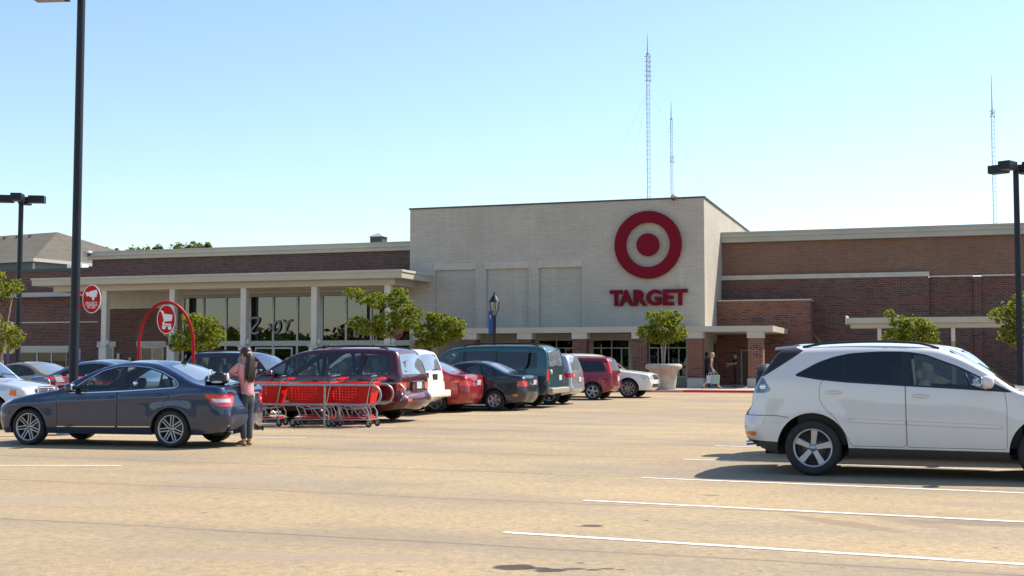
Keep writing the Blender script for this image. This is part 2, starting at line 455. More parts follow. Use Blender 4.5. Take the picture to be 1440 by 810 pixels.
def build_car(sp, label, cat, loc, rotz, group=None, name='parked_car'):
    root = thing(name, label, cat, (loc[0], loc[1], 0), rotz, group)
    fine = sp.get('fine', False)
    W = sp['W']; xf, xr, AR = sp['xf'], sp['xr'], sp['AR']; zc = sp['wr']; zs = sp['zs']
    O4 = catmull(sp['out'], .06 if fine else .09)
    O = O4[:, :2]; Or = np.maximum(O4[:, 2], .02); Oc = O4[:, 3]
    dO = np.gradient(O, axis=0); dO /= np.linalg.norm(dO, axis=1, keepdims=True)
    On = np.stack([-dO[:, 1], dO[:, 0]], 1)          # front->rear over the top
    if On[np.argmax(O[:, 1]), 1] < 0: On = -On
    b0, b1 = sp['belt']; tum = sp['tum']; lt = sp.get('lt', .07); pf, pr = sp.get('pf', .05), sp.get('pr', .04)
    L1 = O[:, 0].max(); L0 = O[:, 0].min()
    ev = sp.get('ev', .03)
    def base(x, z):
        w = np.full_like(x, W)
        w = w - pf * np.clip((x - xf * .3) / (L1 - xf * .3), 0, 1) ** 2.2 - pr * np.clip((xr * .3 - x) / (xr * .3 - L0), 0, 1) ** 2.2
        w = w - lt * np.clip((.50 - z) / .32, 0, 1.3) ** 2
        zb = b0 + b1 * x
        t = z - zb
        w = w - tum * .5 * (np.sqrt(t * t + ev * ev) + t)
        w = w - .022 * np.clip((z - .66) / np.maximum(zb - .66, .1), 0, 1) ** 2
        cz = sp.get('crease')
        if cz is not None:
            q = (z - (cz[0] + cz[1] * x)) / .045
            w = w + cz[2] * np.exp(-q * q)
        for xa in (xf, xr):
            rho = np.hypot(x - xa, z - zc); f = np.clip(1 - (rho - AR) / .24, 0, 1)
            w = w + sp.get('flare', .015) * f * f * (3 - 2 * f)
        return w
    def side(P, want_n=True):
        x, z = P[:, 0], P[:, 1]; y = base(x, z)
        d, t, inw, nin = nearest(P, O)
        r = np.interp(t, np.arange(len(O)), Or); q = np.clip(1 - d / r, 0, 1); sq = np.sqrt(np.maximum(1 - q * q, 0))
        Y = y - r * (1 - sq)
        e = .004; fx = (base(x + e, z) - base(x - e, z)) / (2 * e); fz = (base(x, z + e) - base(x, z - e)) / (2 * e)
        k = q / np.maximum(sq, .03); g = np.stack([fx, fz], 1) + inw * k[:, None]
        N = np.stack([-g[:, 0], np.ones(len(x)), -g[:, 1]], 1); N /= np.linalg.norm(N, axis=1, keepdims=True)
        return Y, N
    # --- bottom edge with wheel arches (rear -> front)
    bot = []
    rb, fb = O[-1], O[0]
    def arch(xa):
        h = zs - zc; a0 = math.asin(max(-.95, min(.95, h / AR))); n = 22 if fine else 14
        return [(xa + AR * math.cos(PI - a0 - (PI - 2 * a0) * i / n), zc + AR * math.sin(PI - a0 - (PI - 2 * a0) * i / n)) for i in range(n + 1)]
    ar, af = arch(xr), arch(xf)
    br = [(rb[0] + (ar[0][0] - rb[0]) * t, rb[1] + (zs - rb[1]) * t) for t in (.33, .66)]
    sl = [(ar[-1][0] + (af[0][0] - ar[-1][0]) * i / 16, zs) for i in range(1, 16)]
    bf = [(af[-1][0] + (fb[0] - af[-1][0]) * t, zs + (fb[1] - zs) * t) for t in (.33, .66)]
    bot = br + ar + sl + af + bf
    BND = np.vstack([O, np.array(bot)])
    # --- fill points
    st = .065 if fine else .10
    gx, gz = np.meshgrid(np.arange(L0, L1, st), np.arange(.1, O[:, 1].max(), st)); gx = gx + (np.arange(gx.shape[0])[:, None] % 2) * st / 2
    ex = [np.stack([gx.ravel(), gz.ravel()], 1)]
    for fr in ((.02, .07, .15, .27, .43, .62, .85) if fine else (.05, .16, .33, .58, .9)):
        ex.append(O - On * (Or * fr)[:, None])
    for xa in (xf, xr):
        for dr in (.035, .08, .12):
            a = np.linspace(-.2, PI + .2, 26); ex.append(np.stack([xa + (AR + dr) * np.cos(a), zc + (AR + dr) * np.sin(a)], 1))
    if sp.get('crease'):
        cx = np.arange(L0 + .2, L1 - .2, .07); cz = sp['crease']
        for dz in (-.09, -.045, 0, .045, .09): ex.append(np.stack([cx, cz[0] + cz[1] * cx + dz], 1))
    regs = sp['side']
    polys = [np.asarray(p, float) for k, p in regs]
    v, t, reg = cdt_regions(BND, polys, np.vstack(ex))
    Y, N = side(v)
    acc = Acc()
    for i in range(-1, len(regs)):
        f = t[reg == i]
        if not len(f): continue
        key = 'body' if i < 0 else regs[i][0]
        ins = sp['mats'].get(key.split('#')[0], {}).get('inset', 0.0)
        for sg, sd in ((1, 'L'), (-1, 'R')):
            vv = np.stack([v[:, 0], sg * (Y - ins), v[:, 1]], 1); nn = N * np.array([1, sg, 1])
            # (x,z) ccw seen from -y : flip for +y
            acc.put(key if key in sp['joined'] else key + '@' + sd, vv, f[:, ::-1] if sg > 0 else f, nn)
    # --- strip over the top, nose to tail
    s = np.concatenate([[0], np.cumsum(np.linalg.norm(np.diff(O, axis=0), axis=1))]); ye = base(O[:, 0], O[:, 1]) - Or
    top = int(np.argmax(O[:, 1]))
    def mono(idx):
        z = O[idx, 1]; keep = [0]
        for i in range(1, len(idx)):
            if z[i] > z[keep[-1]] + 1e-4: keep.append(i)
        return z[keep], s[np.array(idx)[keep]]
    zf, sf = mono(list(range(0, top + 1))); zr_, sr_ = mono(list(range(len(O) - 1, top - 1, -1)))
    VS = .8
    def to_strip(P, front):
        out = []
        for y, z in dens(P, .06):
            ss = float(np.interp(z, zf, sf) if front else np.interp(z, zr_, sr_))
            yy = max(.05, float(np.interp(ss, s, ye)))
            out.append((ss, max(-1.06, min(1.06, y / yy)) * VS))
        return np.array(out)
    sregs = []
    for front, lst in ((True, sp.get('front', [])), (False, sp.get('rear', []))):
        for k, p in lst:
            p = np.asarray(p, float)
            if p[:, 1].min() == p[:, 1].max(): continue
            if p[:, 0].min() >= 0:
                sregs.append((k + '@L', to_strip(p, front))); sregs.append((k + '@R', to_strip(p * np.array([-1, 1]), front)))
            else: sregs.append((k, to_strip(p, front)))
    nv = 25 if fine else 15
    vv_ = np.linspace(-1, 1, nv) * VS
    bl = [(si, -VS) for si in s] + [(s[-1], q) for q in vv_[1:-1]] + [(si, VS) for si in s[::-1]] + [(s[0], q) for q in vv_[::-1][1:-1]]
    sg_ = np.arange(.03, s[-1], .055 if fine else .085)
    gx, gy = np.meshgrid(sg_, vv_[1:-1]); ex2 = np.stack([gx.ravel(), gy.ravel()], 1)
    v2, t2, r2 = cdt_regions(np.array(bl), [p for k, p in sregs], ex2)
    def strip(ss, q):
        x = np.interp(ss, s, O[:, 0]); z = np.interp(ss, s, O[:, 1]); nx = np.interp(ss, s, On[:, 0]); nz = np.interp(ss, s, On[:, 1])
        l = np.hypot(nx, nz); c = np.interp(ss, s, Oc) * np.clip(1 - q * q, 0, 1) ** 1.5; yy = np.interp(ss, s, ye)
        return np.stack([x + nx / l * c, q * yy, z + nz / l * c], 1)
    q2 = np.clip(v2[:, 1] / VS, -1, 1); P2 = strip(v2[:, 0], q2)
    e = .02; sa, sb = np.clip(v2[:, 0] - e, 0, s[-1]), np.clip(v2[:, 0] + e, 0, s[-1])
    ds = strip(sb, q2) - strip(sa, q2); dq = strip(v2[:, 0], np.minimum(q2 + .01, 1)) - strip(v2[:, 0], np.maximum(q2 - .01, -1))
    N2 = np.cross(ds, dq); N2 /= np.maximum(np.linalg.norm(N2, axis=1, keepdims=True), 1e-9)
    on = np.stack([np.interp(v2[:, 0], s, On[:, 0]), np.zeros(len(v2)), np.interp(v2[:, 0], s, On[:, 1])], 1)
    N2[(N2 * on).sum(1) < 0] *= -1
    f0 = t2[0]; g = np.cross(P2[f0[1]] - P2[f0[0]], P2[f0[2]] - P2[f0[0]])
    cr = np.cross(P2[t2[:, 1]] - P2[t2[:, 0]], P2[t2[:, 2]] - P2[t2[:, 0]])
    fl = (cr * on[t2[:, 0]]).sum(1) < 0
    t2[fl] = t2[fl][:, ::-1]
    for i in range(-1, len(sregs)):
        f = t2[r2 == i]
        if not len(f): continue
        key = 'body' if i < 0 else sregs[i][0]
        ins = sp['mats'].get(key.split('@')[0].split('#')[0], {}).get('inset', 0.0)
        kk = key.split('@')[0]
        acc.put(kk if kk in sp['joined'] else key, P2 - N2 * ins, f, N2)
    # --- link meshes
    objs = {}
    bodyparts = []
    for key, a in acc.items():
        k0 = key.split('@')[0]; mm = sp['mats'].get(k0.split('#')[0])
        V = np.vstack(a[0]); F = np.vstack(a[1]); NN = np.vstack(a[2])
        if k0 in sp['joined']:
            bodyparts.append((V, F, NN, mm['mat'])); continue
        par = root
        o = link_mesh(mm['name'], V, F, mm['mat'], par, normals=NN)
        if mm.get('label'): o['label'] = mm['label']
        objs[key] = o
    V, F, NN, fm, mats = [], [], [], [], []; n0 = 0
    for v_, f_, n_, m_ in bodyparts:
        if m_ not in mats: mats.append(m_)
        V.append(v_); F.append(f_ + n0); NN.append(n_); fm += [mats.index(m_)] * len(f_); n0 += len(v_)
    body = link_mesh('body', np.vstack(V), np.vstack(F), mats, root, fm, normals=np.vstack(NN))
    # lamps made of a flank piece and a tail piece are already one mesh per side (same key)
    # --- underside, wheel wells
    ub = MB(); yi = W - .30
    ub.box(O[-1, 0] + .12, O[0, 0] - .10, -yi, yi, zs - .01, zs + .16)
    ub.box(xr + AR * .9, xf - AR * .9, -(W - .10), W - .10, zs + .012, zs + .06)
    for xa in (xf, xr):
        for sg in (1, -1):
            n = 12; pr_ = [(xa + (AR + .002) * math.cos(PI * i / n), zc + (AR + .002) * math.sin(PI * i / n)) for i in range(n + 1)]
            yo = sg * float(base(np.array([xa]), np.array([zc + AR]))[0] - .012)
            for i in range(n):
                (x0, z0), (x1, z1) = pr_[i], pr_[i + 1]
                ub.quad((x0, yo, z0), (x1, yo, z1), (x1, sg * yi, z1), (x0, sg * yi, z0))
            ub.add([(x, sg * yi, z) for x, z in pr_], [tuple(range(n + 1))])
    ub.build('underbody', M['underbody'], root)
    # --- cabin
    if sp.get('cabin', True):
        zb = b0 - .06; cm = sp.get('cabinmat', M['interior']); wi = W - .13
        x0, x1 = sp['cab']
        m = MB(); m.box(x0, x1, -wi, wi, zs + .14, zs + .20); m.box(x1 - .28, x1, -wi + .03, wi - .03, zs + .3, zb + .03); m.box(x0, x0 + .3, -wi + .1, wi - .1, zs + .3, zb - .02)
        for sg in (1, -1): m.box(x0, x1, sg * wi - .012, sg * wi + .012, zs + .18, zb - .03)
        m.build('cabin_lining', M['interior'], root)
        for xs, rows in [(q, (.36, -.36)) for q in sp['seats']]:
            for ysn in rows:
                m = MB(); h = sp.get('seath', 1.08)
                m.ell((xs + .22, ysn, zs + .36), (.26, .23, .10), 10, 6, p=.5)
                m.ell((xs - .06, ysn, (zs + .36 + h - .14) / 2 + .04), (.09, .22, (h - zs - .40) / 2), 10, 8, p=.55)
                m.ell((xs - .12, ysn, h), (.05, .12, .085), 8, 6, p=.7)
                m.build('seat', cm, root)
        m = MB(); xs = sp['seats'][0]
        m.tube([(xs + .52 - .06 * math.sin(a), .36 + .18 * math.cos(a), b0 + .0 + .17 * math.sin(a)) for a in np.linspace(0, 2 * PI, 16, endpoint=False)], .014, 6, closed=True)
        m.tube([(xs + .52, .36, b0), (xs + .75, .36, b0 - .08)], .03, 6)
        m.build('steering_wheel', M['black'], root)
    # --- wheels
    ty, rm = wheel_mesh(sp['wr'], sp['rim'], sp.get('tw', .22), sp.get('wheel', {}))
    wt = rmesh = None
    wm = sp.get('wheelmat', M['alloy'])
    for xa in (xf, xr):
        for sg in (1, -1):
            yw = sg * (W + sp.get('flare', .015) - .012 - sp.get('tw', .22) / 2)
            w = bpy.data.objects.new('wheel', None); COL.objects.link(w); w.parent = root; w.empty_display_size = .2
            w.location = (xa, yw, sp['wr']); w.rotation_euler = (0, 0 if sg < 0 else PI, PI if sg < 0 else 0)
            w.rotation_euler = (0, random.uniform(0, 6.28) if not sp.get('wheel', {}).get('phase') else 0, PI if sg < 0 else 0)
            if wt is None:
                wt = ty.build('tyre', M['rubber'], w); rmesh = rm.build('rim', [wm, M['brake'], M['black'], M['brake']], w)
            else:
                for src, nm in ((wt, 'tyre'), (rmesh, 'rim')):
                    c = bpy.data.objects.new(nm, src.data); COL.objects.link(c); c.parent = w
    # --- mirrors, handles
    def sy(x, z): return float(side(np.array([[x, z]]))[0][0])
    for mx in sp.get('mirrors', []):
        for sg in (1, -1):
            x, z = mx; y = sy(x, z - .03); m = MB()
            m.ell((x, sg * (y + .14), z + .02), (.075, .115, .08), 14, 10, p=.75)
            m.box(x - .03, x + .03, min(sg * (y - .02), sg * (y + .08)), max(sg * (y - .02), sg * (y + .08)), z - .04, z - .01)
            o = m.build('mirror', sp.get('mirrormat', sp['mats']['body']['mat']), root)
            g = MB(); g.ell((x - .068, sg * (y + .145), z + .02), (.012, .09, .06), 10, 6, p=.7); g.build('mirror_glass', M['chrome'], o)
    for (x, z) in sp.get('handles', []):
        for sg, sd in ((1, 'L'), (-1, 'R')):
            dn = [o for k, o in objs.items() if k.startswith('door') and k.endswith('@' + sd) and min(v.co.x for v in o.data.vertices) < x < max(v.co.x for v in o.data.vertices)]
            y = sy(x, z); m = MB()
            m.ell((x, sg * (y + .018), z), (.105, .014, .017), 10, 6, p=.8)
            m.ell((x, sg * (y - .004), z - .004), (.085, .008, .034), 10, 6, 1)
            m.build('handle', [sp.get('handlemat', sp['mats']['body']['mat']), sp['mats']['body']['mat']], dn[0] if dn else root)
    # --- rails, plate, extras
    if sp.get('rails'):
        xa, xb, yr, hr = sp['rails']
        for sg in (1, -1):
            m = MB(); n = 14; pts = []
            for i in range(n + 1):
                x = xa + (xb - xa) * i / n; u = min(i, n - i) / 2.2
                zz = float(np.interp(x, O[::-1, 0][np.argsort(O[::-1, 0])], O[::-1, 1][np.argsort(O[::-1, 0])])) if False else top_z(O, x)
                pts.append((x, sg * yr, zz + .01 + hr * min(1, u)))
            m.tube(pts, .019, 6)
            m.build('roof_rail', M['black'], root)
    if sp.get('plate'):
        xp, zp, rake = sp['plate']
        m = MB(); m.box(-.012, .012, -.155, .155, -.08, .08); m.xf(Matrix.Translation((xp, sp.get('platey', 0), zp)) @ Matrix.Rotation(rake, 4, 'Y'))
        m.build('license_plate', M['plate'], root, bevel=.004)
    for fn in sp.get('extra', []): fn(root, sy, O, objs)
    return root

def top_z(O, x):
    k = int(np.argmax(O[:, 1])); A = O[:k + 1]; B = O[k:]
    if x >= O[k, 0]: return float(np.interp(-x, -A[:, 0], A[:, 1])) if A[0, 0] > A[-1, 0] else float(np.interp(x, A[:, 0], A[:, 1]))
    return float(np.interp(-x, -B[:, 0], B[:, 1]))

def base_mats(paintmat, **kw):
    d = dict(body=dict(name='body', mat=paintmat), seam=dict(name='body', mat=M['seam'], inset=.006), door=dict(name='door', mat=paintmat),
             trim=dict(name='body', mat=M['black']), cladding=dict(name='body', mat=M['black'], inset=-.004),
             pane=dict(name='window', mat=M['glass_mid'], inset=.004), paned=dict(name='window', mat=M['glass_dark'], inset=.004), panec=dict(name='window', mat=M['glass_clear'], inset=.004),
             windshield=dict(name='windshield', mat=M['glass_wind'], inset=.003), rearglass=dict(name='rear_window', mat=M['glass_rear'], inset=.003), reardark=dict(name='rear_window', mat=M['glass_dark'], inset=.003),
             tail=dict(name='taillight', mat=M['red_lens'], inset=0), tailw=dict(name='reversing_light', mat=M['white_lens'], inset=0),
             head=dict(name='headlight', mat=M['white_lens'], inset=0), amber=dict(name='turn_signal', mat=M['amber_lens'], inset=-.006),
             grille=dict(name='grille', mat=M['black'], inset=.01), chrome=dict(name='window_trim', mat=M['chrome'], inset=-.003), bump=dict(name='bumper', mat=paintmat))
    d.update(kw); return d
JOIN = ('body', 'seam', 'trim', 'cladding')

def ring_seams(regs, key, poly, w=.0032):
    """a door panel with the dark gap round it"""
    regs.append((key, offset_poly(poly, -w))); regs.append(('seam', offset_poly(poly, w)))
def sc2(P, sx, sz, dx=0.0): return [(p[0] * sx + dx, p[1] * sz) + tuple(p[2:]) for p in P]

# ---- sedan shape (metres, mid-wheelbase origin, nose at +x)
SED_OUT = [(2.00, .20, .20, .08), (2.08, .32, .28, .10), (2.10, .50, .28, .10), (2.06, .66, .24, .08), (1.93, .755, .15, .05), (1.5, .865, .10, .035), (1.05, .945, .09, .03), (.82, .985, .06, .03),
           (.45, 1.18, .05, .05), (.02, 1.365, .07, .05), (-.28, 1.432, .09, .045), (-.65, 1.447, .10, .04), (-1.0, 1.412, .10, .045), (-1.35, 1.285, .07, .05), (-1.72, 1.115, .06, .05),
           (-1.90, 1.065, .07, .03), (-2.18, 1.045, .09, .03), (-2.29, 1.01, .13, .04), (-2.325, .86, .24, .06), (-2.37, .63, .30, .08), (-2.365, .42, .30, .08), (-2.27, .27, .22, .07)]
SED_DLO = [(.60, .925), (.27, .925), (-.40, .955), (-1.44, 1.02), (-1.50, 1.06), (-1.42, 1.15), (-1.15, 1.275), (-.88, 1.352), (-.58, 1.38), (-.28, 1.37), (.0, 1.302), (.30, 1.135)]

def sedan(paint_m, sx=1., sz=1., W=.885, fine=False, wheel=None, chrome=False, wr=.315, rim=.245, tail='merc', panes='pane', **kw):
    q = lambda P: sc2(P, sx, sz)
    dlo = round_poly(q(SED_DLO), .05, 3); ins = offset_poly(dlo, -.022)
    side = []
    for a, b in ((-1.13 * sx, -.46 * sx), (-.37 * sx, .44 * sx), (-2, -1.17 * sx)):
        p = clip_x(ins, a, b)
        if len(p) > 2: side.append((panes + ('#%d' % len(side)), p))
    side.append(('trim', offset_poly(dlo, -.003)))
    if chrome: side.append(('chrome', offset_poly(dlo, .013)))
    z1 = .92 * sz
    if tail == 'merc':
        side.append(('tailw', q([(-2.10, .835), (-2.5, .83), (-2.5, .765), (-2.20, .768)])))
        side.append(('tail', round_poly(q([(-1.99, .905), (-2.5, .905), (-2.5, .70), (-2.24, .70), (-2.09, .80)]), .03)))
        rear = [('tailw', [(.56, .825), (1.2, .835), (1.2, .765), (.60, .775)]), ('tail', [(.50, .90), (1.2, .905), (1.2, .70), (.56, .71), (.48, .80)])]
    elif tail == 'toy':
        side.append(('tail', round_poly(q([(-1.92, .89), (-2.5, .90), (-2.5, .74), (-2.18, .74)]), .03)))
        rear = [('tailw', q([(.60, .83), (.70, .83), (.70, .75), (.62, .75)])), ('tail', q([(.47, .88), (1.2, .90), (1.2, .72), (.55, .70), (.46, .78)]))]
    else:
        side.append(('tail', q([(-2.12, .88), (-2.5, .88), (-2.5, .72), (-2.12, .72)])))
        side.append(('amber', round_poly(q([(-1.98, .49), (-2.14, .49), (-2.14, .43), (-1.98, .43)]), .02)))
        rear = [('tailw', q([(.62, .86), (.74, .86), (.74, .78), (.62, .78)])), ('tail', q([(.50, .88), (1.2, .88), (1.2, .72), (.50, .72)]))]
    if not fine: rear = [(k, [(y * W / .885, z) for y, z in p]) for k, p in rear]
    side.append(('head', round_poly(q([(2.4, .75), (1.72, .80), (1.85, .70), (2.0, .63), (2.4, .62)]), .03)))
    ring_seams(side, 'door#f', q([(.81, .90), (.80, .325), (-.36, .325), (-.36, 1.0), (.3, 1.0)]))
    ring_seams(side, 'door#r', round_poly(q([(-.37, 1.0), (-.37, .325), (-1.03, .325), (-1.10, .54), (-1.29, .80), (-1.43, .98), (-1.40, 1.05)]), .05))
    rear += [('rearglass', round_poly([(.57, 1.12 * sz), (.46, 1.375 * sz), (-.46, 1.375 * sz), (-.57, 1.12 * sz)], .06)),
             ('seam', [(.70, .675 * sz), (.70, .685 * sz), (-.70, .685 * sz), (-.70, .675 * sz)])]
    front = [('head', q([(.45, .74), (1.2, .76), (1.2, .60), (.5, .60)])), ('grille', q([(.36, .72), (.30, .52), (-.30, .52), (-.36, .72)])),
             ('grille', q([(.55, .42), (.55, .28), (-.55, .28), (-.55, .42)])),
             ('windshield', round_poly([(.64, 1.00 * sz), (.50, 1.385 * sz), (-.50, 1.385 * sz), (-.64, 1.00 * sz)], .05))]
    d = dict(W=W, out=q(SED_OUT), xf=1.38 * sx, xr=-1.38 * sx, AR=.365 * sz, wr=wr, rim=rim, zs=.215, belt=(.955 * sz, -.05), tum=.44, side=side, front=front, rear=rear,
             mats=base_mats(paint_m), joined=JOIN, fine=fine, wheel=wheel or dict(n=6, w0=.03, w1=.035), cab=(-1.5 * sx, .85 * sx), seats=(.02 * sx, -.85 * sx), seath=1.08 * sz,
             mirrors=[(.47 * sx, .985 * sz)], handles=[(-.20 * sx, .845 * sz), (-1.11 * sx, .895 * sz)], plate=(-2.415 * sx, .82 * sz, -.12), crease=(.80 * sz, -.055, .012), flare=.011)
    d.update(kw); return d

def exhaust(x, ys, z, r=.04, m='chrome'):
    def fn(root, sy, O, objs):
        for y in ys:
            b = MB(); b.lathe([(r, x), (r * .98, x + .16), (r * .82, x + .16), (r * .8, x + .004)], 14, 'x', 0, (0, y, z)); b.lathe([(.001, x + .03), (r * .8, x + .03)], 12, 'x', 1, (0, y, z))
            b.build('exhaust_pipe', [M[m], M['underbody']], root)
    return fn

def antenna(x, y, z, dx, h):
    def fn(root, sy, O, objs):
        b = MB(); b.tube([(x, y, z), (x + dx, y, z + h)], [.006, .003], 5); b.build('antenna', M['black'], root)
    return fn

def bumper_box(x0, x1, w, z0, z1, mat):
    def fn(root, sy, O, objs):
        b = MB(); b.box(x0, x1, -w, w, z0, z1); b.build('bumper', mat, root, bevel=.05, seg=3)
    return fn

def side_strip(xa, xb, za, zb, h, mat, name='side_moulding', xcut=()):
    def fn(root, sy, O, objs):
        for sg in (1, -1):
            b = MB(); n = 14; xs = np.linspace(xa, xb, n + 1)
            for i in range(n):
                x0, x1 = xs[i], xs[i + 1]; z0 = za + (zb - za) * i / n; z1 = za + (zb - za) * (i + 1) / n
                q = []
                for x, z in ((x0, z0), (x1, z1)):
                    for dz, dy in ((-h / 2, .002), (-h / 2 * .7, .013), (h / 2 * .7, .013), (h / 2, .002)):
                        q.append((x, sg * (sy(x, z + dz) + dy), z + dz))
                for k in range(3):
                    f = (k, k + 1, 4 + k + 1, 4 + k)
                    b.add(q, [f if sg > 0 else f[::-1]], 0, False)
            b.build(name, mat, root)
    return fn

P_merc = paint('paint_slate_blue', (.011, .024, .066), .18, .25, .04)
P_white = paint('paint_pearl_white', (.66, .65, .64), .06, .4, .22)
P_maroon = paint('paint_maroon', (.075, .008, .018), .4, .35, .16)
P_white2 = paint('paint_ivory_white', (.80, .78, .72), .0, .4, .12)
P_red = paint('paint_red', (.30, .006, .012), .35, .33, .14)
P_green = paint('paint_dark_green', (.010, .024, .030), .35, .33, .14)
P_teal = paint('paint_teal', (.012, .075, .085), .35, .36, .14)
P_silver = paint('paint_silver', (.48, .49, .51), .65, .32, .12)
P_silver2 = paint('paint_silver_white', (.60, .62, .66), .5, .34, .12)
P_redhatch = paint('paint_crimson', (.24, .006, .022), .35, .33, .14)
P_beige = paint('paint_beige', (.26, .225, .17), .5, .36, .14)
P_blue = paint('paint_blue_grey', (.13, .165, .24), .6, .34, .14)
P_plum = paint('paint_dark_plum', (.022, .010, .020), .4, .36, .16)

# ---- tall crossover (foreground white car)
RX_OUT = [(2.12, .30, .24, .08), (2.24, .48, .30, .10), (2.23, .68, .28, .10), (2.12, .87, .18, .06), (1.75, .985, .12, .04), (1.30, 1.07, .10, .04), (1.12, 1.11, .07, .04),
          (.80, 1.32, .05, .05), (.45, 1.525, .06, .05), (.18, 1.632, .08, .045), (-.30, 1.675, .10, .04), (-.80, 1.68, .10, .04), (-1.35, 1.655, .09, .04), (-1.74, 1.625, .07, .04), (-1.80, 1.595, .06, .04),
          (-1.92, 1.44, .08, .05), (-2.055, 1.235, .16, .06), (-2.15, 1.06, .24, .07), (-2.19, .84, .26, .07), (-2.26, .735, .30, .08), (-2.285, .60, .30, .08), (-2.25, .46, .28, .07), (-2.12, .38, .22, .06)]
def crossover(paint_m):
    dlo = round_poly([(1.06, 1.088), (.45, 1.125), (-.207, 1.158), (-.955, 1.20), (-1.30, 1.235), (-1.60, 1.285), (-1.30, 1.455), (-1.10, 1.53), (-.88, 1.578), (-.52, 1.60), (-.20, 1.598), (.03, 1.563), (.43, 1.41)], .06, 3)
    ins = offset_poly(dlo, -.02)
    side = [('panec#0', clip_x(ins, -.15, .80)), ('paned#1', clip_x(ins, -.95, -.26)), ('paned#2', clip_x(ins, -3, -.97)), ('trim', dlo)]
    side += [('trim', [(-1.48, 1.612), (-1.70, 1.70), (-1.95, 1.70), (-2.14, 1.262), (-2.0, 1.268), (-1.80, 1.39), (-1.62, 1.51)])]
    side += [('lamp', round_poly([(-2.4, 1.262), (-1.985, 1.262), (-1.95, 1.20), (-1.885, 1.11), (-1.90, 1.075), (-1.96, 1.058), (-2.4, 1.05)], .03))]
    side += [('amber', round_poly([(-2.235, .55), (-2.085, .55), (-2.085, .50), (-2.235, .50)], .02)), ('amber', [(-2.4, .55), (-2.3, .55), (-2.3, .50), (-2.4, .50)])]
    side += [('cladding', [(-3, .47), (-1.78, .425), (-1.78, .1), (-3, .1)]), ('cladding', [(-1.05, .372), (1.1, .362), (1.1, .1), (-1.05, .1)]), ('cladding', [(1.75, .40), (3, .44), (3, .1), (1.75, .1)])]
    side += [('seam', [(-2.3, .768), (-1.80, .768), (-1.66, .745), (-1.66, .737), (-1.80, .760), (-2.3, .760)])]
    side.append(('head', round_poly([(2.4, .88), (1.75, .93), (1.85, .82), (2.05, .72), (2.4, .70)], .03)))
    ring_seams(side, 'door#f', round_poly([(.955, 1.10), (.975, .90), (.968, .395), (-.195, .395), (-.205, 1.2), (.3, 1.2)], .04), .0026)
    ring_seams(side, 'door#r', round_poly([(-.213, 1.2), (-.203, .395), (-.872, .395), (-.95, .56), (-1.07, .745), (-1.235, .91), (-1.272, 1.00), (-1.257, 1.20), (-1.1, 1.3)], .06), .0026)
    rear = [('lamp', [(.50, 1.25), (1.2, 1.26), (1.2, 1.05), (.56, 1.06), (.48, 1.15)]),
            ('reardark', round_poly([(.60, 1.24), (.52, 1.575), (-.52, 1.575), (-.60, 1.24)], .05)), ('trim', [(1.2, 1.27), (1.2, 1.60), (-1.2, 1.60), (-1.2, 1.27)]),
            ('seam', [(.75, .76), (.75, .77), (-.75, .77), (-.75, .76)]), ('cladding', [(1.2, .45), (1.2, .2), (-1.2, .2), (-1.2, .45)])]
    front = [('head', [(.5, .86), (1.2, .90), (1.2, .70), (.55, .70)]), ('grille', [(.40, .86), (.34, .62), (-.34, .62), (-.40, .86)]),
             ('windshield', round_poly([(.70, 1.13), (.55, 1.585), (-.55, 1.585), (-.70, 1.13)], .05))]
    mats = base_mats(paint_m, lamp=dict(name='taillight', mat=M['blue_lens'], inset=0))
    def extra(root, sy, O, objs):
        b = MB(); n = 12     # roof spoiler over the tailgate
        top = []; 
        for i in range(n + 1):
            y = -.60 + 1.2 * i / n; k = 1 - (y / .60) ** 2
            top.append((y, -1.86 - .05 * k, 1.618 + .045 * k, -1.58 - .05 * k, 1.652 + .04 * k))
        for i in range(n):
            a, c = top[i], top[i + 1]
            b.quad((a[1], a[0], a[2]), (c[1], c[0], c[2]), (c[3], c[0], c[4]), (a[3], a[0], a[4]))
            b.quad((a[1], a[0], a[2] - .035), (a[3], a[0], a[4] - .06), (c[3], c[0], c[4] - .06), (c[1], c[0], c[2] - .035))
            b.quad((a[1], a[0], a[2] - .035), (c[1], c[0], c[2] - .035), (c[1], c[0], c[2]), (a[1], a[0], a[2]))
        for a, f in ((top[0], 1), (top[-1], -1)):
            q = [(a[1], a[0], a[2]), (a[3], a[0], a[4]), (a[3], a[0], a[4] - .06), (a[1], a[0], a[2] - .035)]
            b.quad(*(q if f > 0 else q[::-1]))
        b.build('spoiler', M['black'], root)
        b = MB(); b.tube([(-2.10, -.60, .40), (-2.25, -.60, .385)], .032, 10); b.tube([(-2.2, -.60, .41), (-1.9, -.55, .44)], .03, 8); b.build('exhaust_pipe', M['chrome'], root)
        b = MB(); b.box(-2.12, -1.80, -.62, -.30, .34, .40); b.build('tow_bracket', M['underbody'], root)
        # lamp innards seen through the clear cover
        for sg in (1, -1):
            b = MB(); b.ell((-1.985, sg * .862, 1.135), (.05, .012, .04), 10, 6); b.build('lamp_reflector', M['chrome'], root)
        # front mirror triangle and interior details
        b = MB(); b.tube([(-.13, -.60, 1.50), (-.10, -.66, 1.2), (-.10, -.68, .95)], .02, 6); b.build('seat_belt', M['interior_tan'], root)
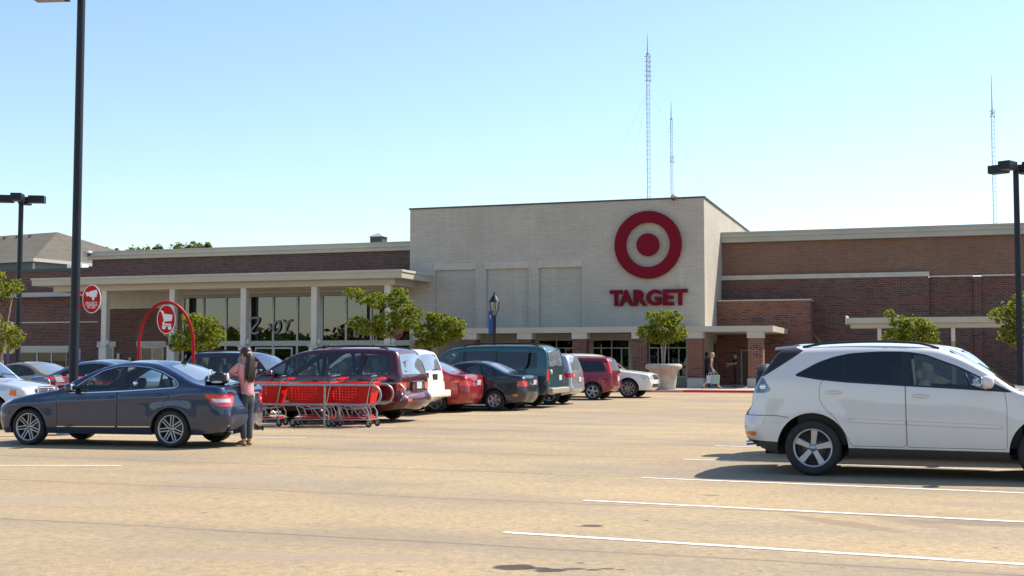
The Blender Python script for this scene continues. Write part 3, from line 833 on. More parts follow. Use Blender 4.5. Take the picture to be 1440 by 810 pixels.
    return dict(W=.922, out=RX_OUT, xf=1.44, xr=-1.3575, AR=.45, wr=.358, rim=.245, tw=.235, zs=.26, belt=(1.145, -.055), tum=.46, lt=.05, pf=.07, pr=.05, side=side, front=front, rear=rear, mats=mats, joined=JOIN, fine=True,
                wheel=dict(n=5, w0=.042, w1=.058, cut=.004, hub=.075, phase=PI / 2 + .10), cab=(-1.55, 1.15), seats=(.05, -.85), seath=1.30, cabinmat=M['interior_tan'],
                mirrors=[(.76, 1.20)], handles=[(-.03, 1.035), (-1.085, 1.072)], rails=(-1.50, .20, .585, .035), flare=.008,
                extra=[extra, side_strip(-.90, -.215, .722, .700, .055, paint_m), side_strip(-.19, .90, .700, .668, .055, paint_m), antenna(-1.30, .25, 1.66, -.16, .20)])

# ---- minivan
VAN_OUT = [(2.22, .28, .24, .08), (2.33, .45, .30, .10), (2.31, .66, .26, .08), (2.15, .84, .14, .05), (1.75, .985, .10, .04), (1.45, 1.09, .06, .04), (1.0, 1.36, .05, .05), (.60, 1.58, .06, .05), (.30, 1.685, .09, .045), (-.2, 1.74, .10, .04),
           (-1.0, 1.76, .10, .04), (-1.7, 1.745, .10, .04), (-2.12, 1.70, .09, .04), (-2.20, 1.64, .10, .05), (-2.33, 1.20, .13, .05), (-2.38, 1.02, .14, .05), (-2.39, .70, .16, .05), (-2.49, .62, .25, .08), (-2.50, .46, .26, .08), (-2.38, .34, .2, .06)]
def minivan(paint_m):
    dlo = round_poly([(1.38, 1.075), (.55, 1.09), (-.6, 1.10), (-2.12, 1.13), (-2.10, 1.30), (-1.98, 1.60), (-1.0, 1.665), (-.2, 1.65), (.28, 1.60), (.6, 1.50), (1.0, 1.275)], .06, 3); ins = offset_poly(dlo, -.015)
    side = [('pane#0', round_poly(clip_x(ins, -.30, .62), .05)), ('pane#1', round_poly(clip_x(ins, -1.28, -.40), .05)), ('pane#2', round_poly(clip_x(ins, -2.06, -1.38), .07)), ('pane#3', clip_x(ins, .70, 1.25))]
    side += [('trim', clip_x(offset_poly(dlo, -.003), -1.33, 2))]
    side += [('tail', [(-3, .96), (-2.27, .96), (-2.27, .76), (-3, .76)])]
    side.append(('head', round_poly([(2.6, .78), (1.9, .88), (2.05, .74), (2.6, .66)], .03)))
    ring_seams(side, 'door#f', round_poly([(1.0, 1.08), (1.0, .34), (-.32, .34), (-.34, 1.12), (.3, 1.2)], .04))
    ring_seams(side, 'door#r', round_poly([(-.35, 1.12), (-.33, .34), (-1.0, .34), (-1.12, .72), (-1.34, .86), (-1.36, 1.2)], .04))
    rear = [('tailw', [(.61, .82), (.70, .82), (.70, .775), (.61, .775)]), ('tail', [(.60, .955), (1.2, .96), (1.2, .76), (.60, .765)]), ('rearglass', round_poly([(.72, 1.13), (.64, 1.62), (-.64, 1.62), (-.72, 1.13)], .06)),
            ('seam', [(.84, .655), (.84, .665), (-.84, .665), (-.84, .655)])]
    front = [('head', [(.55, .80), (1.2, .86), (1.2, .68), (.55, .68)]), ('grille', [(.5, .76), (.5, .66), (-.5, .66), (-.5, .76)]), ('windshield', round_poly([(.74, 1.10), (.58, 1.63), (-.58, 1.63), (-.74, 1.10)], .05))]
    def ex(root, sy, O, objs):
        b = MB()
        for x in (-.35, -1.55):
            b.tube([(x, -.62, 1.83), (x, .62, 1.83)], .022, 6)
        b.build('roof_rack', M['black'], root)
        b = MB(); b.box(-2.46, -2.40, -.36, .36, .72, .98); b.build('plate_panel', paint_m, root, bevel=.02)
        b = MB(); b.box(-2.52, -2.50, .50, .80, .50, .56); b.build('reflector', M['red_lens'], root, bevel=.01)
    return dict(W=.955, out=VAN_OUT, xf=1.42, xr=-1.42, AR=.385, wr=.335, rim=.21, tw=.21, zs=.25, belt=(1.09, -.02), tum=.36, side=side, front=front, rear=rear, mats=base_mats(paint_m), joined=JOIN, pf=.08, pr=.04,
                wheel=dict(n=7, w0=.035, w1=.045), wheelmat=M['alloy_dull'], cab=(-2.05, 1.4), seats=(.30, -.65, -1.55), seath=1.28, cabinmat=M['interior_grey'], mirrors=[(.98, 1.14)], handles=[(-.15, .98), (-.55, .98)],
                rails=(-1.95, .05, .66, .05), plate=(-2.472, .87, 0), crease=(.86, 0, .008), extra=[ex, exhaust(-2.42, (-.5,), .28)])

# ---- boxy sport utility
SUV_OUT = [(2.02, .32, .18, .05), (2.12, .46, .22, .07), (2.12, .72, .16, .05), (2.04, .92, .10, .04), (1.6, 1.02, .09, .035), (1.02, 1.09, .07, .03), (.86, 1.12, .05, .03), (.55, 1.40, .05, .05), (.30, 1.60, .07, .05), (.0, 1.70, .08, .04), (-.6, 1.74, .09, .04),
           (-1.4, 1.735, .09, .04), (-1.80, 1.71, .08, .04), (-1.90, 1.64, .09, .04), (-2.06, 1.20, .11, .04), (-2.10, 1.02, .12, .04), (-2.12, .72, .12, .04), (-2.14, .62, .18, .05), (-2.14, .48, .2, .05), (-2.0, .38, .16, .05)]
SUV_DLO = [(.80, 1.10), (.2, 1.11), (-1.0, 1.13), (-1.84, 1.15), (-1.82, 1.32), (-1.66, 1.58), (-1.0, 1.62), (-.2, 1.61), (.18, 1.54), (.48, 1.34)]
def suv(paint_m, sx=1., sz=1., W=.90, panes='paned', rearlamp='v', fr=(), rails=True, corner='amber', **kw):
    q = lambda P: sc2(P, sx, sz)
    dlo = round_poly(q(SUV_DLO), .05, 3); ins = offset_poly(dlo, -.018)
    side = [('pane#0', clip_x(ins, -.36 * sx, .60 * sx)), (panes + '#1', clip_x(ins, -1.16 * sx, -.44 * sx)), (panes + '#2', clip_x(ins, -3, -1.24 * sx)), ('trim', offset_poly(dlo, -.003))]
    rl = {'v': (.96, 1.22, .82, .60), 'h': (.92, 1.08, .60, .45), 'high': (.95, 1.45, .80, .55)}[rearlamp]
    if rearlamp == 'high': side += [('tail', q([(-1.62, 1.50), (-3, 1.56), (-3, 1.10), (-1.98, 1.10), (-1.86, 1.30)]))]
    elif rearlamp == 'h': side += [('tail', round_poly(q([(-1.78, 1.09), (-3, 1.10), (-3, .93), (-1.92, .93)]), .03))]
    else: side += [('tail', q([(-1.99, 1.20), (-3, 1.20), (-3, .88), (-1.99, .88)]))]
    side += [(corner, round_poly(q([(1.72, .90), (1.86, .905), (1.86, .76), (1.72, .77)]), .02)), ('head', round_poly(q([(2.5, .90), (1.86, .91), (1.86, .74), (2.5, .72)]), .03))]
    ring_seams(side, 'door#f', round_poly(q([(.86, 1.08), (.86, .36), (-.39, .36), (-.40, 1.15), (.3, 1.2)]), .04))
    ring_seams(side, 'door#r', round_poly(q([(-.41, 1.15), (-.40, .36), (-.90, .36), (-1.0, .64), (-1.18, .84), (-1.20, 1.2)]), .04))
    if rearlamp == 'high': rear = [('tail', q([(.60, 1.50), (1.2, 1.54), (1.2, 1.10), (.68, 1.10)]))]
    elif rearlamp == 'h': rear = [('tailw', q([(.50, 1.06), (.60, 1.06), (.60, .96), (.50, .96)])), ('tail', q([(.48, 1.08), (1.2, 1.10), (1.2, .93), (.48, .94)]))]
    else: rear = [('tail', q([(.68, 1.20), (1.2, 1.20), (1.2, .88), (.68, .88)]))]
    rear += [('rearglass', round_poly(q([(.66, 1.18), (.56, 1.62), (-.56, 1.62), (-.66, 1.18)]), .06)), ('seam', q([(.8, .63), (.8, .64), (-.8, .64), (-.8, .63)]))]
    front = [(corner, q([(.74, .89), (.82, .89), (.82, .76), (.74, .76)])), ('head', q([(.50, .89), (1.2, .90), (1.2, .74), (.50, .74)])), ('grille', q([(.44, .90), (.42, .72), (-.42, .72), (-.44, .90)])), ('grille', q([(.6, .56), (.6, .44), (-.6, .44), (-.6, .56)])),
             ('windshield', round_poly(q([(.68, 1.13), (.56, 1.63), (-.56, 1.63), (-.68, 1.13)]), .05))]
    d = dict(W=W, out=q(SUV_OUT), xf=1.31 * sx, xr=-1.31 * sx, AR=.42, wr=.35, rim=.215, tw=.22, zs=.30, belt=(1.10 * sz, -.02), tum=.34, side=side, front=front, rear=rear, mats=base_mats(paint_m), joined=JOIN, pf=.06, pr=.03,
             wheel=dict(n=5, w0=.05, w1=.06), cab=(-1.8 * sx, .86 * sx), seats=(.05, -.80), seath=1.28 * sz, mirrors=[(.62 * sx, 1.14 * sz)], handles=[(-.25 * sx, 1.0 * sz), (-1.02 * sx, 1.0 * sz)],
             plate=(-2.165 * sx, .86 * sz, 0), crease=(.88 * sz, 0, .008), flare=.03)
    if rails: d['rails'] = (-1.7 * sx, .0, .60, .05)
    d.update(kw); return d

# ---- full-size boxy van
BOX_OUT = [(2.18, .34, .18, .05), (2.27, .48, .2, .06), (2.28, .80, .16, .05), (2.20, 1.0, .12, .04), (1.8, 1.10, .09, .03), (1.62, 1.15, .06, .03), (1.25, 1.50, .06, .05), (.98, 1.74, .08, .05), (.7, 1.85, .09, .04), (.0, 1.91, .10, .04),
           (-1.2, 1.92, .10, .04), (-2.1, 1.89, .10, .04), (-2.27, 1.82, .08, .04), (-2.33, 1.70, .07, .03), (-2.40, 1.20, .07, .03), (-2.42, .80, .07, .03), (-2.42, .52, .08, .03), (-2.30, .42, .08, .03)]
def boxvan(paint_m):
    dlo = round_poly([(1.50, 1.14), (.5, 1.15), (-2.20, 1.20), (-2.16, 1.45), (-2.12, 1.70), (-1.0, 1.75), (.5, 1.73), (.85, 1.65), (1.15, 1.46)], .05, 3); ins = offset_poly(dlo, -.015)
    side = [('pane#0', clip_x(ins, .42, 1.35)), ('paned#1', round_poly(clip_x(ins, -.70, .28), .05)), ('paned#2', round_poly(clip_x(ins, -2.05, -.80), .05)), ('trim', clip_x(dlo, -.78, .40))]
    side += [('tail', [(-2.372, 1.18), (-3, 1.18), (-3, .84), (-2.372, .84)])]
    ring_seams(side, 'door#f', round_poly([(1.28, 1.13), (1.28, .40), (.30, .40), (.32, 1.2), (.8, 1.3)], .04))
    ring_seams(side, 'door#r', round_poly([(.24, 1.25), (.24, .40), (-.78, .40), (-.78, 1.25)], .04))
    rear = [('tail', [(.80, 1.18), (1.2, 1.18), (1.2, .84), (.80, .84)]), ('rearglass', round_poly([(.74, 1.28), (.68, 1.76), (-.68, 1.76), (-.74, 1.28)], .07)), ('seam', [(.8, 1.245), (.8, 1.255), (-.8, 1.255), (-.8, 1.245)]), ('seam', [(.006, .56), (.006, 1.245), (-.006, 1.245), (-.006, .56)])]
    front = [('head', [(.6, .98), (1.2, .98), (1.2, .78), (.6, .78)]), ('grille', [(.58, .98), (.58, .78), (-.58, .78), (-.58, .98)]), ('windshield', round_poly([(.76, 1.19), (.62, 1.76), (-.62, 1.76), (-.76, 1.19)], .05))]
    P_bump = plain('bumper_champagne', (.42, .38, .30), .4, .3, .5, .4)
    def ex(root, sy, O, objs):
        b = MB(); b.lathe([(.001, -2.438), (.075, -2.438), (.075, -2.41)], 18, 'x', 0, (0, .62, 1.10)); b.build('round_sticker', M['plate'], root)
        b = MB(); b.box(-2.44, -2.41, -.14, .10, 1.20, 1.31); b.box(-2.45, -2.41, -.10, -.02, 1.06, 1.12); b.build('door_latch', M['black'], root, bevel=.01)
        b = MB(); b.box(-2.425, -2.40, -.88, .88, .60, .80); b.build('tail_panel', P_bump, root, bevel=.02)
    return dict(W=.985, out=BOX_OUT, xf=1.42, xr=-1.42, AR=.40, wr=.345, rim=.20, tw=.22, zs=.34, belt=(1.14, -.02), tum=.18, ev=.06, side=side, front=front, rear=rear, mats=base_mats(paint_m), joined=JOIN, pf=.09, pr=.02, lt=.05,
                wheel=dict(n=5, w0=.05, w1=.06), wheelmat=M['alloy_dull'], cab=(-2.25, 1.55), seats=(.75, -.35, -1.3), seath=1.40, mirrors=[(1.12, 1.20)], handles=[(.46, 1.02)],
                rails=(-2.05, .45, .72, .06), plate=(-2.435, .92, 0), platey=-.35, crease=(1.0, 0, .006), extra=[ex, bumper_box(-2.58, -2.36, .96, .44, .62, P_bump), exhaust(-2.45, (.55,), .36, .03, 'black')])

def place(px_z, fwd_phi, xw, yw, left=True):
    """world origin of a car from the ground contact (X, Y) of one wheel at car coordinates (xw, yw)"""
    p = math.radians(fwd_phi)
    f = (-math.cos(p), math.sin(p)) if left else (math.cos(p), -math.sin(p))
    l = (-f[1], f[0])
    return (px_z[0] - f[0] * xw - l[0] * yw, px_z[1] - f[1] * xw - l[1] * yw), math.atan2(f[1], f[0])
# ------------------------------------------------------------------ camera, light, world
F_PX, CAM_H = 1720.0, 1.5
cam = bpy.data.cameras.new('camera'); cam.sensor_width = 36; cam.lens = 36 * F_PX / 1440; cam.clip_end = 5000; cam.clip_start = .1
camo = bpy.data.objects.new('camera', cam); COL.objects.link(camo)
camo.location = (0, 0, CAM_H); camo.rotation_euler = (PI / 2 + math.atan(100 / F_PX), 0, 0)
S.camera = camo
SUN = Vector((.735, .43, 1.0)).normalized()
sl = bpy.data.lights.new('sun', 'SUN'); sl.energy = 5.0; sl.angle = math.radians(.5); sl.color = (1.0, .90, .76)
so = bpy.data.objects.new('sun', sl); COL.objects.link(so); so.rotation_euler = SUN.to_track_quat('Z', 'Y').to_euler(); so.location = (30, 20, 60)
w = bpy.data.worlds.new('World'); S.world = w; w.use_nodes = True
nt = w.node_tree; bg = nt.nodes['Background']; sky = nt.nodes.new('ShaderNodeTexSky'); sky.sky_type = 'NISHITA'; sky.sun_disc = False
sky.sun_elevation = math.asin(SUN.z); sky.sun_rotation = math.atan2(SUN.x, SUN.y); sky.air_density = 1.15; sky.dust_density = .5; sky.ozone_density = 3.0; sky.altitude = 50
nt.links.new(sky.outputs[0], bg.inputs[0]); bg.inputs[1].default_value = .13
S.view_settings.view_transform = 'Standard'; S.view_settings.look = 'None'; S.view_settings.exposure = .65; S.view_settings.gamma = 1.0
S.cycles.max_bounces = 8; S.cycles.transparent_max_bounces = 14; S.cycles.caustics_reflective = False; S.cycles.caustics_refractive = False
S.cycles.use_denoising = True; S.cycles.sample_clamp_indirect = 8

U = Vector((math.cos(math.radians(18.2)), -math.sin(math.radians(18.2)), 0)); INW = Vector((math.sin(math.radians(18.2)), math.cos(math.radians(18.2)), 0))
STORE = (10.02, 63.5)
def B2W(a, b): return (STORE[0] + U.x * a + INW.x * b, STORE[1] + U.y * a + INW.y * b)
RZ = -math.radians(18.2)

# ------------------------------------------------------------------ ground
def ground_mat():
    t = NT('parking_concrete'); oc = t.objco()
    mp = t.n('ShaderNodeMapping'); mp.inputs['Rotation'].default_value = (0, 0, math.radians(20)); t.l(oc, mp.inputs[0])
    R = mp.outputs[0]
    st = t.n('ShaderNodeMapping'); st.inputs['Scale'].default_value = (.16, .42, 1); t.l(R, st.inputs[0])
    big = t.noise(oc, .11, 5, .55); streak = t.noise(st.outputs[0], 1.0, 5, .6); mid = t.noise(oc, .9, 6, .65); fine = t.noise(oc, 11, 5, .75); grit = t.noise(oc, 70, 3, .7)
    c = t.mix(t.ramp(big, [(.38, 0.0), (.60, 1.0)]), (.425, .318, .180), (.560, .420, .228))
    c = t.mix(t.ramp(streak, [(.44, 0.0), (.66, .78)]), c, (.31, .265, .205))
    c = t.mix(t.ramp(mid, [(.50, 0.0), (.74, .55)]), c, (.31, .25, .175))
    c = t.mix(t.ramp(mid, [(.24, .5), (.44, 0.0)]), c, (.58, .45, .28))
    c = t.mix(t.ramp(fine, [(.38, .55), (.58, 0.0)]), c, (.20, .16, .115))
    c = t.mix(t.ramp(grit, [(.42, .5), (.60, 0.0)]), c, (.15, .12, .09))
    c = t.mix(t.ramp(grit, [(.66, 0.0), (.74, .35)]), c, (.62, .53, .40))
    # slab joints, slightly wavering, darkened by tyres
    sp = t.n('ShaderNodeSeparateXYZ'); t.l(R, sp.inputs[0]); wob = t.math('MULTIPLY', t.math('SUBTRACT', t.noise(oc, .5, 4), .5), .28)
    def joint(x, per, off, width):
        q = t.math('FRACT', t.math('DIVIDE', t.math('ADD', t.math('ADD', x, wob), off), per)); d = t.math('ABSOLUTE', t.math('SUBTRACT', q, .5))
        return t.ramp(d, [(0.0, 1.0), (width / per, 0.0)])
    j1 = joint(sp.outputs[1], 3.0, 1.2, .045); j2 = joint(sp.outputs[0], 9.3, 2.0, .05); j3 = joint(sp.outputs[1], 3.0, 1.2, .75)
    c = t.mix(t.math('MULTIPLY', j3, t.ramp(streak, [(.35, 0.0), (.7, .42)])), c, (.20, .16, .125))
    c = t.mix(t.math('MULTIPLY', j1, .6), c, (.10, .085, .07)); c = t.mix(t.math('MULTIPLY', j2, .10), c, (.14, .11, .09))
    # tiny dark specks and chewing-gum spots
    vo = t.n('ShaderNodeTexVoronoi'); vo.inputs['Scale'].default_value = 1.7; t.l(oc, vo.inputs['Vector'])
    spk = t.math('ADD', vo.outputs['Distance'], t.math('MULTIPLY', t.noise(oc, 14, 3), .10))
    c = t.mix(t.ramp(spk, [(.085, .85), (.115, 0.0)]), c, (.075, .065, .055))
    vo2 = t.n('ShaderNodeTexVoronoi'); vo2.inputs['Scale'].default_value = 3.1; t.l(oc, vo2.inputs['Vector'])
    c = t.mix(t.ramp(t.math('ADD', vo2.outputs['Distance'], t.math('MULTIPLY', t.noise(oc, 22, 3), .10)), [(.09, .75), (.12, 0.0)]), c, (.11, .09, .075))
    # oil drips and spills, each a blot with a ragged edge
    nb = t.math('MULTIPLY', t.math('SUBTRACT', t.noise(oc, 7, 5, .65), .5), .55)
    def blot(x, y, rx, ry, rot, col, amt, edge=.12):
        m = t.n('ShaderNodeMapping'); m.vector_type = 'TEXTURE'; m.inputs['Location'].default_value = (x, y, 0); m.inputs['Rotation'].default_value = (0, 0, rot); m.inputs['Scale'].default_value = (rx, ry, 1)
        t.l(oc, m.inputs[0]); le = t.n('ShaderNodeVectorMath', operation='LENGTH'); t.l(m.outputs[0], le.inputs[0])
        d = t.math('ADD', le.outputs['Value'], t.math('MULTIPLY', nb, 1.6))
        return t.ramp(d, [(max(0, .9 - edge), amt), (.9 + edge, 0.0)]), col
    for args in [(.02, 8.93, .17, .14, .1, (.035, .032, .028), .9), (.19, 8.89, .11, .05, 0, (.035, .032, .028), .9), (.27, 8.80, .13, .085, .2, (.04, .036, .03), .9), (.45, 8.86, .09, .05, 0, (.05, .043, .036), .85), (.58, 8.82, .07, .04, 0, (.05, .043, .036), .85), (.68, 8.87, .06, .035, 0, (.05, .045, .04), .8), (.78, 8.83, .045, .03, 0, (.05, .045, .04), .8),
                 (.72, 11.13, .11, .085, 0, (.05, .043, .036), .88), (.60, 11.10, .05, .04, 0, (.15, .12, .1), .7), (2.2, 13.6, .10, .08, 0, (.16, .13, .10), .75),
                 (3.05, 11.25, .17, .85, .55, (.25, .185, .125), .85, .25), (3.7, 11.35, .2, .85, .4, (.26, .195, .13), .75, .3), (4.3, 11.3, .8, .28, -.3, (.16, .135, .11), .65, .4),
                 (5.2, 12.6, 1.3, .35, -.3, (.25, .20, .155), .5, .4), (-3.4, 15.5, 1.6, .5, -.2, (.33, .28, .22), .35, .45), (-1.5, 9.4, 1.6, .28, -.1, (.28, .23, .18), .5, .5), (-5.5, 13.3, 2.2, .4, -.05, (.29, .25, .20), .5, .5), (2.0, 30, 2.5, 1.2, 0, (.34, .28, .22), .35, .5)]:
        f, col = blot(*args); c = t.mix(f, c, col)
    for x, y, s_ in [(1.95, 14.1, .05), (2.05, 14.25, .035), (2.25, 14.3, .05), (2.72, 12.5, .05)]:
        f, col = blot(x, y, s_ * 1.6, s_, 0, (.60, .16, .07), .5, .3); c = t.mix(f, c, col)
    rgh = t.ramp(mid, [(.3, .8), (.7, .92)])
    p = t.prin(Base_Color=c, Roughness=rgh); p.inputs['Specular IOR Level'].default_value = .25
    b = t.n('ShaderNodeBump'); b.inputs['Strength'].default_value = .35; b.inputs['Distance'].default_value = .006
    t.l(t.math('ADD', t.math('MULTIPLY', grit, .6), fine), b.inputs['Height']); t.l(b.outputs[0], p.inputs['Normal'])
    return t.done(p.outputs[0])

g = MB(); g.quad((-900, -500, 0), (900, -500, 0), (900, 1500, 0), (-900, 1500, 0))
tag(g.build('parking_lot', ground_mat()), kind='structure')

def line_mat():
    t = NT('worn_white_line_paint'); oc = t.objco(); n1 = t.noise(oc, 9, 5, .7); n2 = t.noise(oc, 60, 3, .7)
    c = t.mix(t.ramp(n1, [(.34, .7), (.56, 0.0)]), (.70, .69, .66), (.42, .35, .26)); c = t.mix(t.ramp(n2, [(.30, .55), (.5, 0.0)]), c, (.36, .30, .22))
    return t.done(t.prin(Base_Color=c, Roughness=.75).outputs[0])
LM = line_mat()
def pline(p, q, w=.10):
    p = Vector((*p, 0)); q = Vector((*q, 0)); d = (q - p).normalized(); n = Vector((-d.y, d.x, 0)) * w / 2
    k = max(2, int((q - p).length / .25)); m = MB(); L = []; Rr = []
    for i in range(k + 1):
        c = p.lerp(q, i / k); j = random.uniform(-.006, .006); L.append(c + n * (1 + j * 10)); Rr.append(c - n * (1 - j * 10))
    for i in range(k): m.quad(*[(v.x, v.y, .004) for v in (Rr[i], Rr[i + 1], L[i + 1], L[i])])
    tag(m.build('parking_line', LM), kind='structure')
dS = Vector((math.cos(math.radians(23.5)), -math.sin(math.radians(23.5))))
for (x, y) in [(-.07, 10.70), (.76, 13.10), (1.65, 15.59), (2.57, 18.45), (3.51, 21.31), (4.5, 24.1), (5.4, 26.8), (6.3, 29.5), (7.2, 32.3)]:
    pline((x, y), (x + dS.x * 6.2, y + dS.y * 6.2))
pline((-9.6, 17.4), (-5.5, 17.35)); pline((-9.4, 24.25), (-3.93, 23.41), .09)
for i, k in enumerate([27.2, 30.7, 33.4, 36.05, 38.7, 41.4, 44.1, 46.9, 49.6]):
    x = -2.55 + (k - 27.2) * .318; pline((x, k), (x - 6.0 * .951, k + 6.0 * .309))
for i, k in enumerate([23.5, 26.3, 29.1, 32, 34.9, 37.8]):
    x = -9.2 + (k - 26) * .32; pline((x - 5, k + 1.5), (x, k))
pline((9.2, 55.3), (13.5, 53.9), .12); pline((8.2, 56.9), (12.6, 55.3), .12)

walk = plain('sidewalk_concrete', (.40, .37, .33), .85, var=.18, vscale=1.4, bump=.2)
kerbred = plain('red_kerb_paint', (.42, .07, .05), .7, var=.25, vscale=6)
def bbox_obj(name, mats, boxes, parent=None, kind=None, bevel=0, **kw):
    m = MB()
    for b in boxes: m.box(*b)
    o = m.build(name, mats, parent, bevel=bevel)
    if kind: o['kind'] = kind
    return o
def on_store(o):
    o.location = (*STORE, 0); o.rotation_euler = (0, 0, RZ); return o
on_store(bbox_obj('sidewalk', walk, [(-70, 60, -7.95, 14, -.2, .10)], kind='structure'))
on_store(bbox_obj('kerb', kerbred, [(-70, 60, -8.13, -7.952, -.2, .105)], kind='structure', bevel=.02))
on_store(bbox_obj('crossing_band', kerbred, [(-6.0, 18, -9.0, -8.14, .001, .005)], kind='structure'))

# ------------------------------------------------------------------ the store
MW = brick('pale_painted_brick', (.48, .44, .37), (.55, .50, .425), (.385, .35, .30), .40, .10, .011, stain=.26)
MRD = brick('dark_red_brick', (.135, .050, .038), (.175, .070, .050), (.22, .18, .155), .30, .10, .012, dark=(.065, .040, .038), darkamt=.22)
MRT = brick('tan_brown_brick', (.185, .090, .062), (.225, .115, .080), (.29, .21, .16), .30, .10, .012, dark=(.17, .085, .055), darkamt=.12)
MPL = brick('plum_brick', (.100, .056, .052), (.125, .070, .062), (.17, .14, .13), .30, .10, .012, dark=(.065, .042, .042), darkamt=.2)
MPR = brick('red_brick', (.215, .070, .042), (.26, .095, .060), (.28, .22, .18), .30, .10, .012, dark=(.085, .045, .036), darkamt=.12)
MCR = plain('cream_trim', (.47, .43, .345), .6, var=.06, vscale=.8)
MCN = plain('cornice_grey', (.40, .39, .33), .6, var=.06, vscale=.8)
MST = plain('stone_band', (.50, .46, .39), .75, var=.1, vscale=2)
MGW = plain('grey_painted_base', (.36, .37, .36), .7, var=.08)
MAL = plain('aluminium_frame', (.36, .37, .36), .4, .5)
MDK = plain('dark_coping', (.06, .06, .06), .6)
MCOL = plain('column_cream', (.60, .565, .49), .55, var=.05)
MSG = glass('store_glass', (.20, .235, .23), .115, power=4.5, fmax=.8)
MDG = glass('dark_store_glass', (.24, .28, .27), .05, power=4.5, fmax=.8)
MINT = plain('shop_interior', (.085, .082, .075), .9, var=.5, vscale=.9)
MTAN = plain('tan_panel', (.40, .29, .17), .6)
MDOOR = plain('dark_door', (.085, .06, .05), .5)
MROOF = plain('roof_membrane', (.30, .29, .27), .9)

store = thing('store_building', 'long brick store with pale brick entrance block, cream canopies and dark red side wings', 'store', (*STORE, 0), RZ)
def holed(m, a0, a1, z0, z1, b, holes, mi=0, flip=False):
    """front wall sheet at depth b; holes = (a0, a1, z0, z1, depth, back?)"""
    xs = sorted({a0, a1, *[h[0] for h in holes], *[h[1] for h in holes]}); zs = sorted({z0, z1, *[h[2] for h in holes], *[h[3] for h in holes]})
    for i in range(len(xs) - 1):
        for j in range(len(zs) - 1):
            cx, cz = (xs[i] + xs[i + 1]) / 2, (zs[j] + zs[j + 1]) / 2
            if any(h[0] < cx < h[1] and h[2] < cz < h[3] for h in holes): continue
            m.quad((xs[i], b, zs[j]), (xs[i + 1], b, zs[j]), (xs[i + 1], b, zs[j + 1]), (xs[i], b, zs[j + 1]), mi)
    for h in holes:
        p, q, r, s_, d = h[:5]; e = b + d
        m.quad((p, b, r), (p, b, s_), (p, e, s_), (p, e, r), mi); m.quad((q, b, r), (q, e, r), (q, e, s_), (q, b, s_), mi)
        m.quad((p, b, s_), (q, b, s_), (q, e, s_), (p, e, s_), mi); m.quad((p, b, r), (p, e, r), (q, e, r), (q, b, r), mi)
        if len(h) > 5 and h[5]: m.quad((p, e, r), (q, e, r), (q, e, s_), (p, e, s_), mi)

WIN = [(-9.1, -7.09, .55, 2.57), (-6.08, -4.01, .55, 2.57), (-3.01, -.95, .55, 2.57)]
m = MB()
holed(m, -16.6, 0, 0, 9.92, 0, [(-15.07, -12.70, 3.2, 6.45, .12, 1), (-12.04, -9.61, 3.2, 6.45, .12, 1), (-9.0, -6.61, 3.2, 6.45, .12, 1)] + [(*w_, .14) for w_ in WIN])
m.quad((0, 0, 0), (0, 30, 0), (0, 30, 9.92), (0, 0, 9.92)); m.quad((-16.6, 0, 0), (-16.6, 0, 9.92), (-16.6, 30, 9.92), (-16.6, 30, 0)); m.quad((-16.6, 30, 0), (-16.6, 30, 9.92), (0, 30, 9.92), (0, 30, 0))
wall = m.build('wall', MW, store); wall['label'] = 'pale brick entrance block with three recessed panels'
for q_ in ((-15.12, -12.65), (-12.09, -9.56), (-9.05, -6.56)): bbox_obj('lintel', MST, [(*q_, -.03, .1, 6.452, 6.82)], store)
bbox_obj('roof', MROOF, [(-16.5, -.1, .1, 29.9, 9.6, 9.8), (-42, -16.7, 6.3, 29.9, 8.2, 8.4), (.1, 59.9, 6.3, 29.9, 8.2, 8.4), (-69, -42.6, 7.2, 29.9, 7.3, 7.5)], store)
bbox_obj('coping', MDK, [(-16.66, .06, -.06, .30, 9.922, 10.0), (-.24, .06, .302, 30, 9.922, 10.0), (-16.66, -16.36, .302, 30, 9.922, 10.0)], store)
for i, (p, q, r, s_) in enumerate(WIN):
    fr = bbox_obj('window', MAL, [(p, p + .07, .10, .16, r, s_), (q - .07, q, .10, .16, r, s_), (p + .07, q - .07, .10, .16, s_ - .07, s_), (p + .07, q - .07, .10, .16, r, r + .07), (p + .07, q - .07, .105, .155, 2.06, 2.12)] + [(p + (q - p) * t_ - .03, p + (q - p) * t_ + .03, .103, .157, r + .07, 2.06) for t_ in (.25, .52, .78)] + [(p + (q - p) * .52 - .03, p + (q - p) * .52 + .03, .103, .157, 2.12, s_ - .07)], store)
    pm = MB(); pm.quad((p, .13, r), (q, .13, r), (q, .13, s_), (p, .13, s_)); pm.build('pane', MDG, fr)
bbox_obj('base_course', MGW, [(-16.6, .03, -.035, -.001, .1, .53)], store)
# interior behind the block windows
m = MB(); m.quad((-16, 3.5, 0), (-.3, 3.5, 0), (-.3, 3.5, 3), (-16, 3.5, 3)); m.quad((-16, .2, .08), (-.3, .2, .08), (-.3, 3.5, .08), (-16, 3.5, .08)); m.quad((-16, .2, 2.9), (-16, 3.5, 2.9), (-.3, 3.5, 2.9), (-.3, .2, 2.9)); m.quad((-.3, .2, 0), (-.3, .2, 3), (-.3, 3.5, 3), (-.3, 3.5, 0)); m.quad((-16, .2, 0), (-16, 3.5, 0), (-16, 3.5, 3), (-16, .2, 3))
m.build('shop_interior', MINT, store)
# side door in the shaded flank
d_ = bbox_obj('door', MDOOR, [(-.02, .045, 2.45, 3.5, .1, 2.35)], store); bbox_obj('door_frame', MAL, [(-.02, .06, 2.36, 2.447, .1, 2.45), (-.02, .06, 3.503, 3.6, .1, 2.45), (-.02, .058, 2.45, 3.5, 2.352, 2.45)], d_)
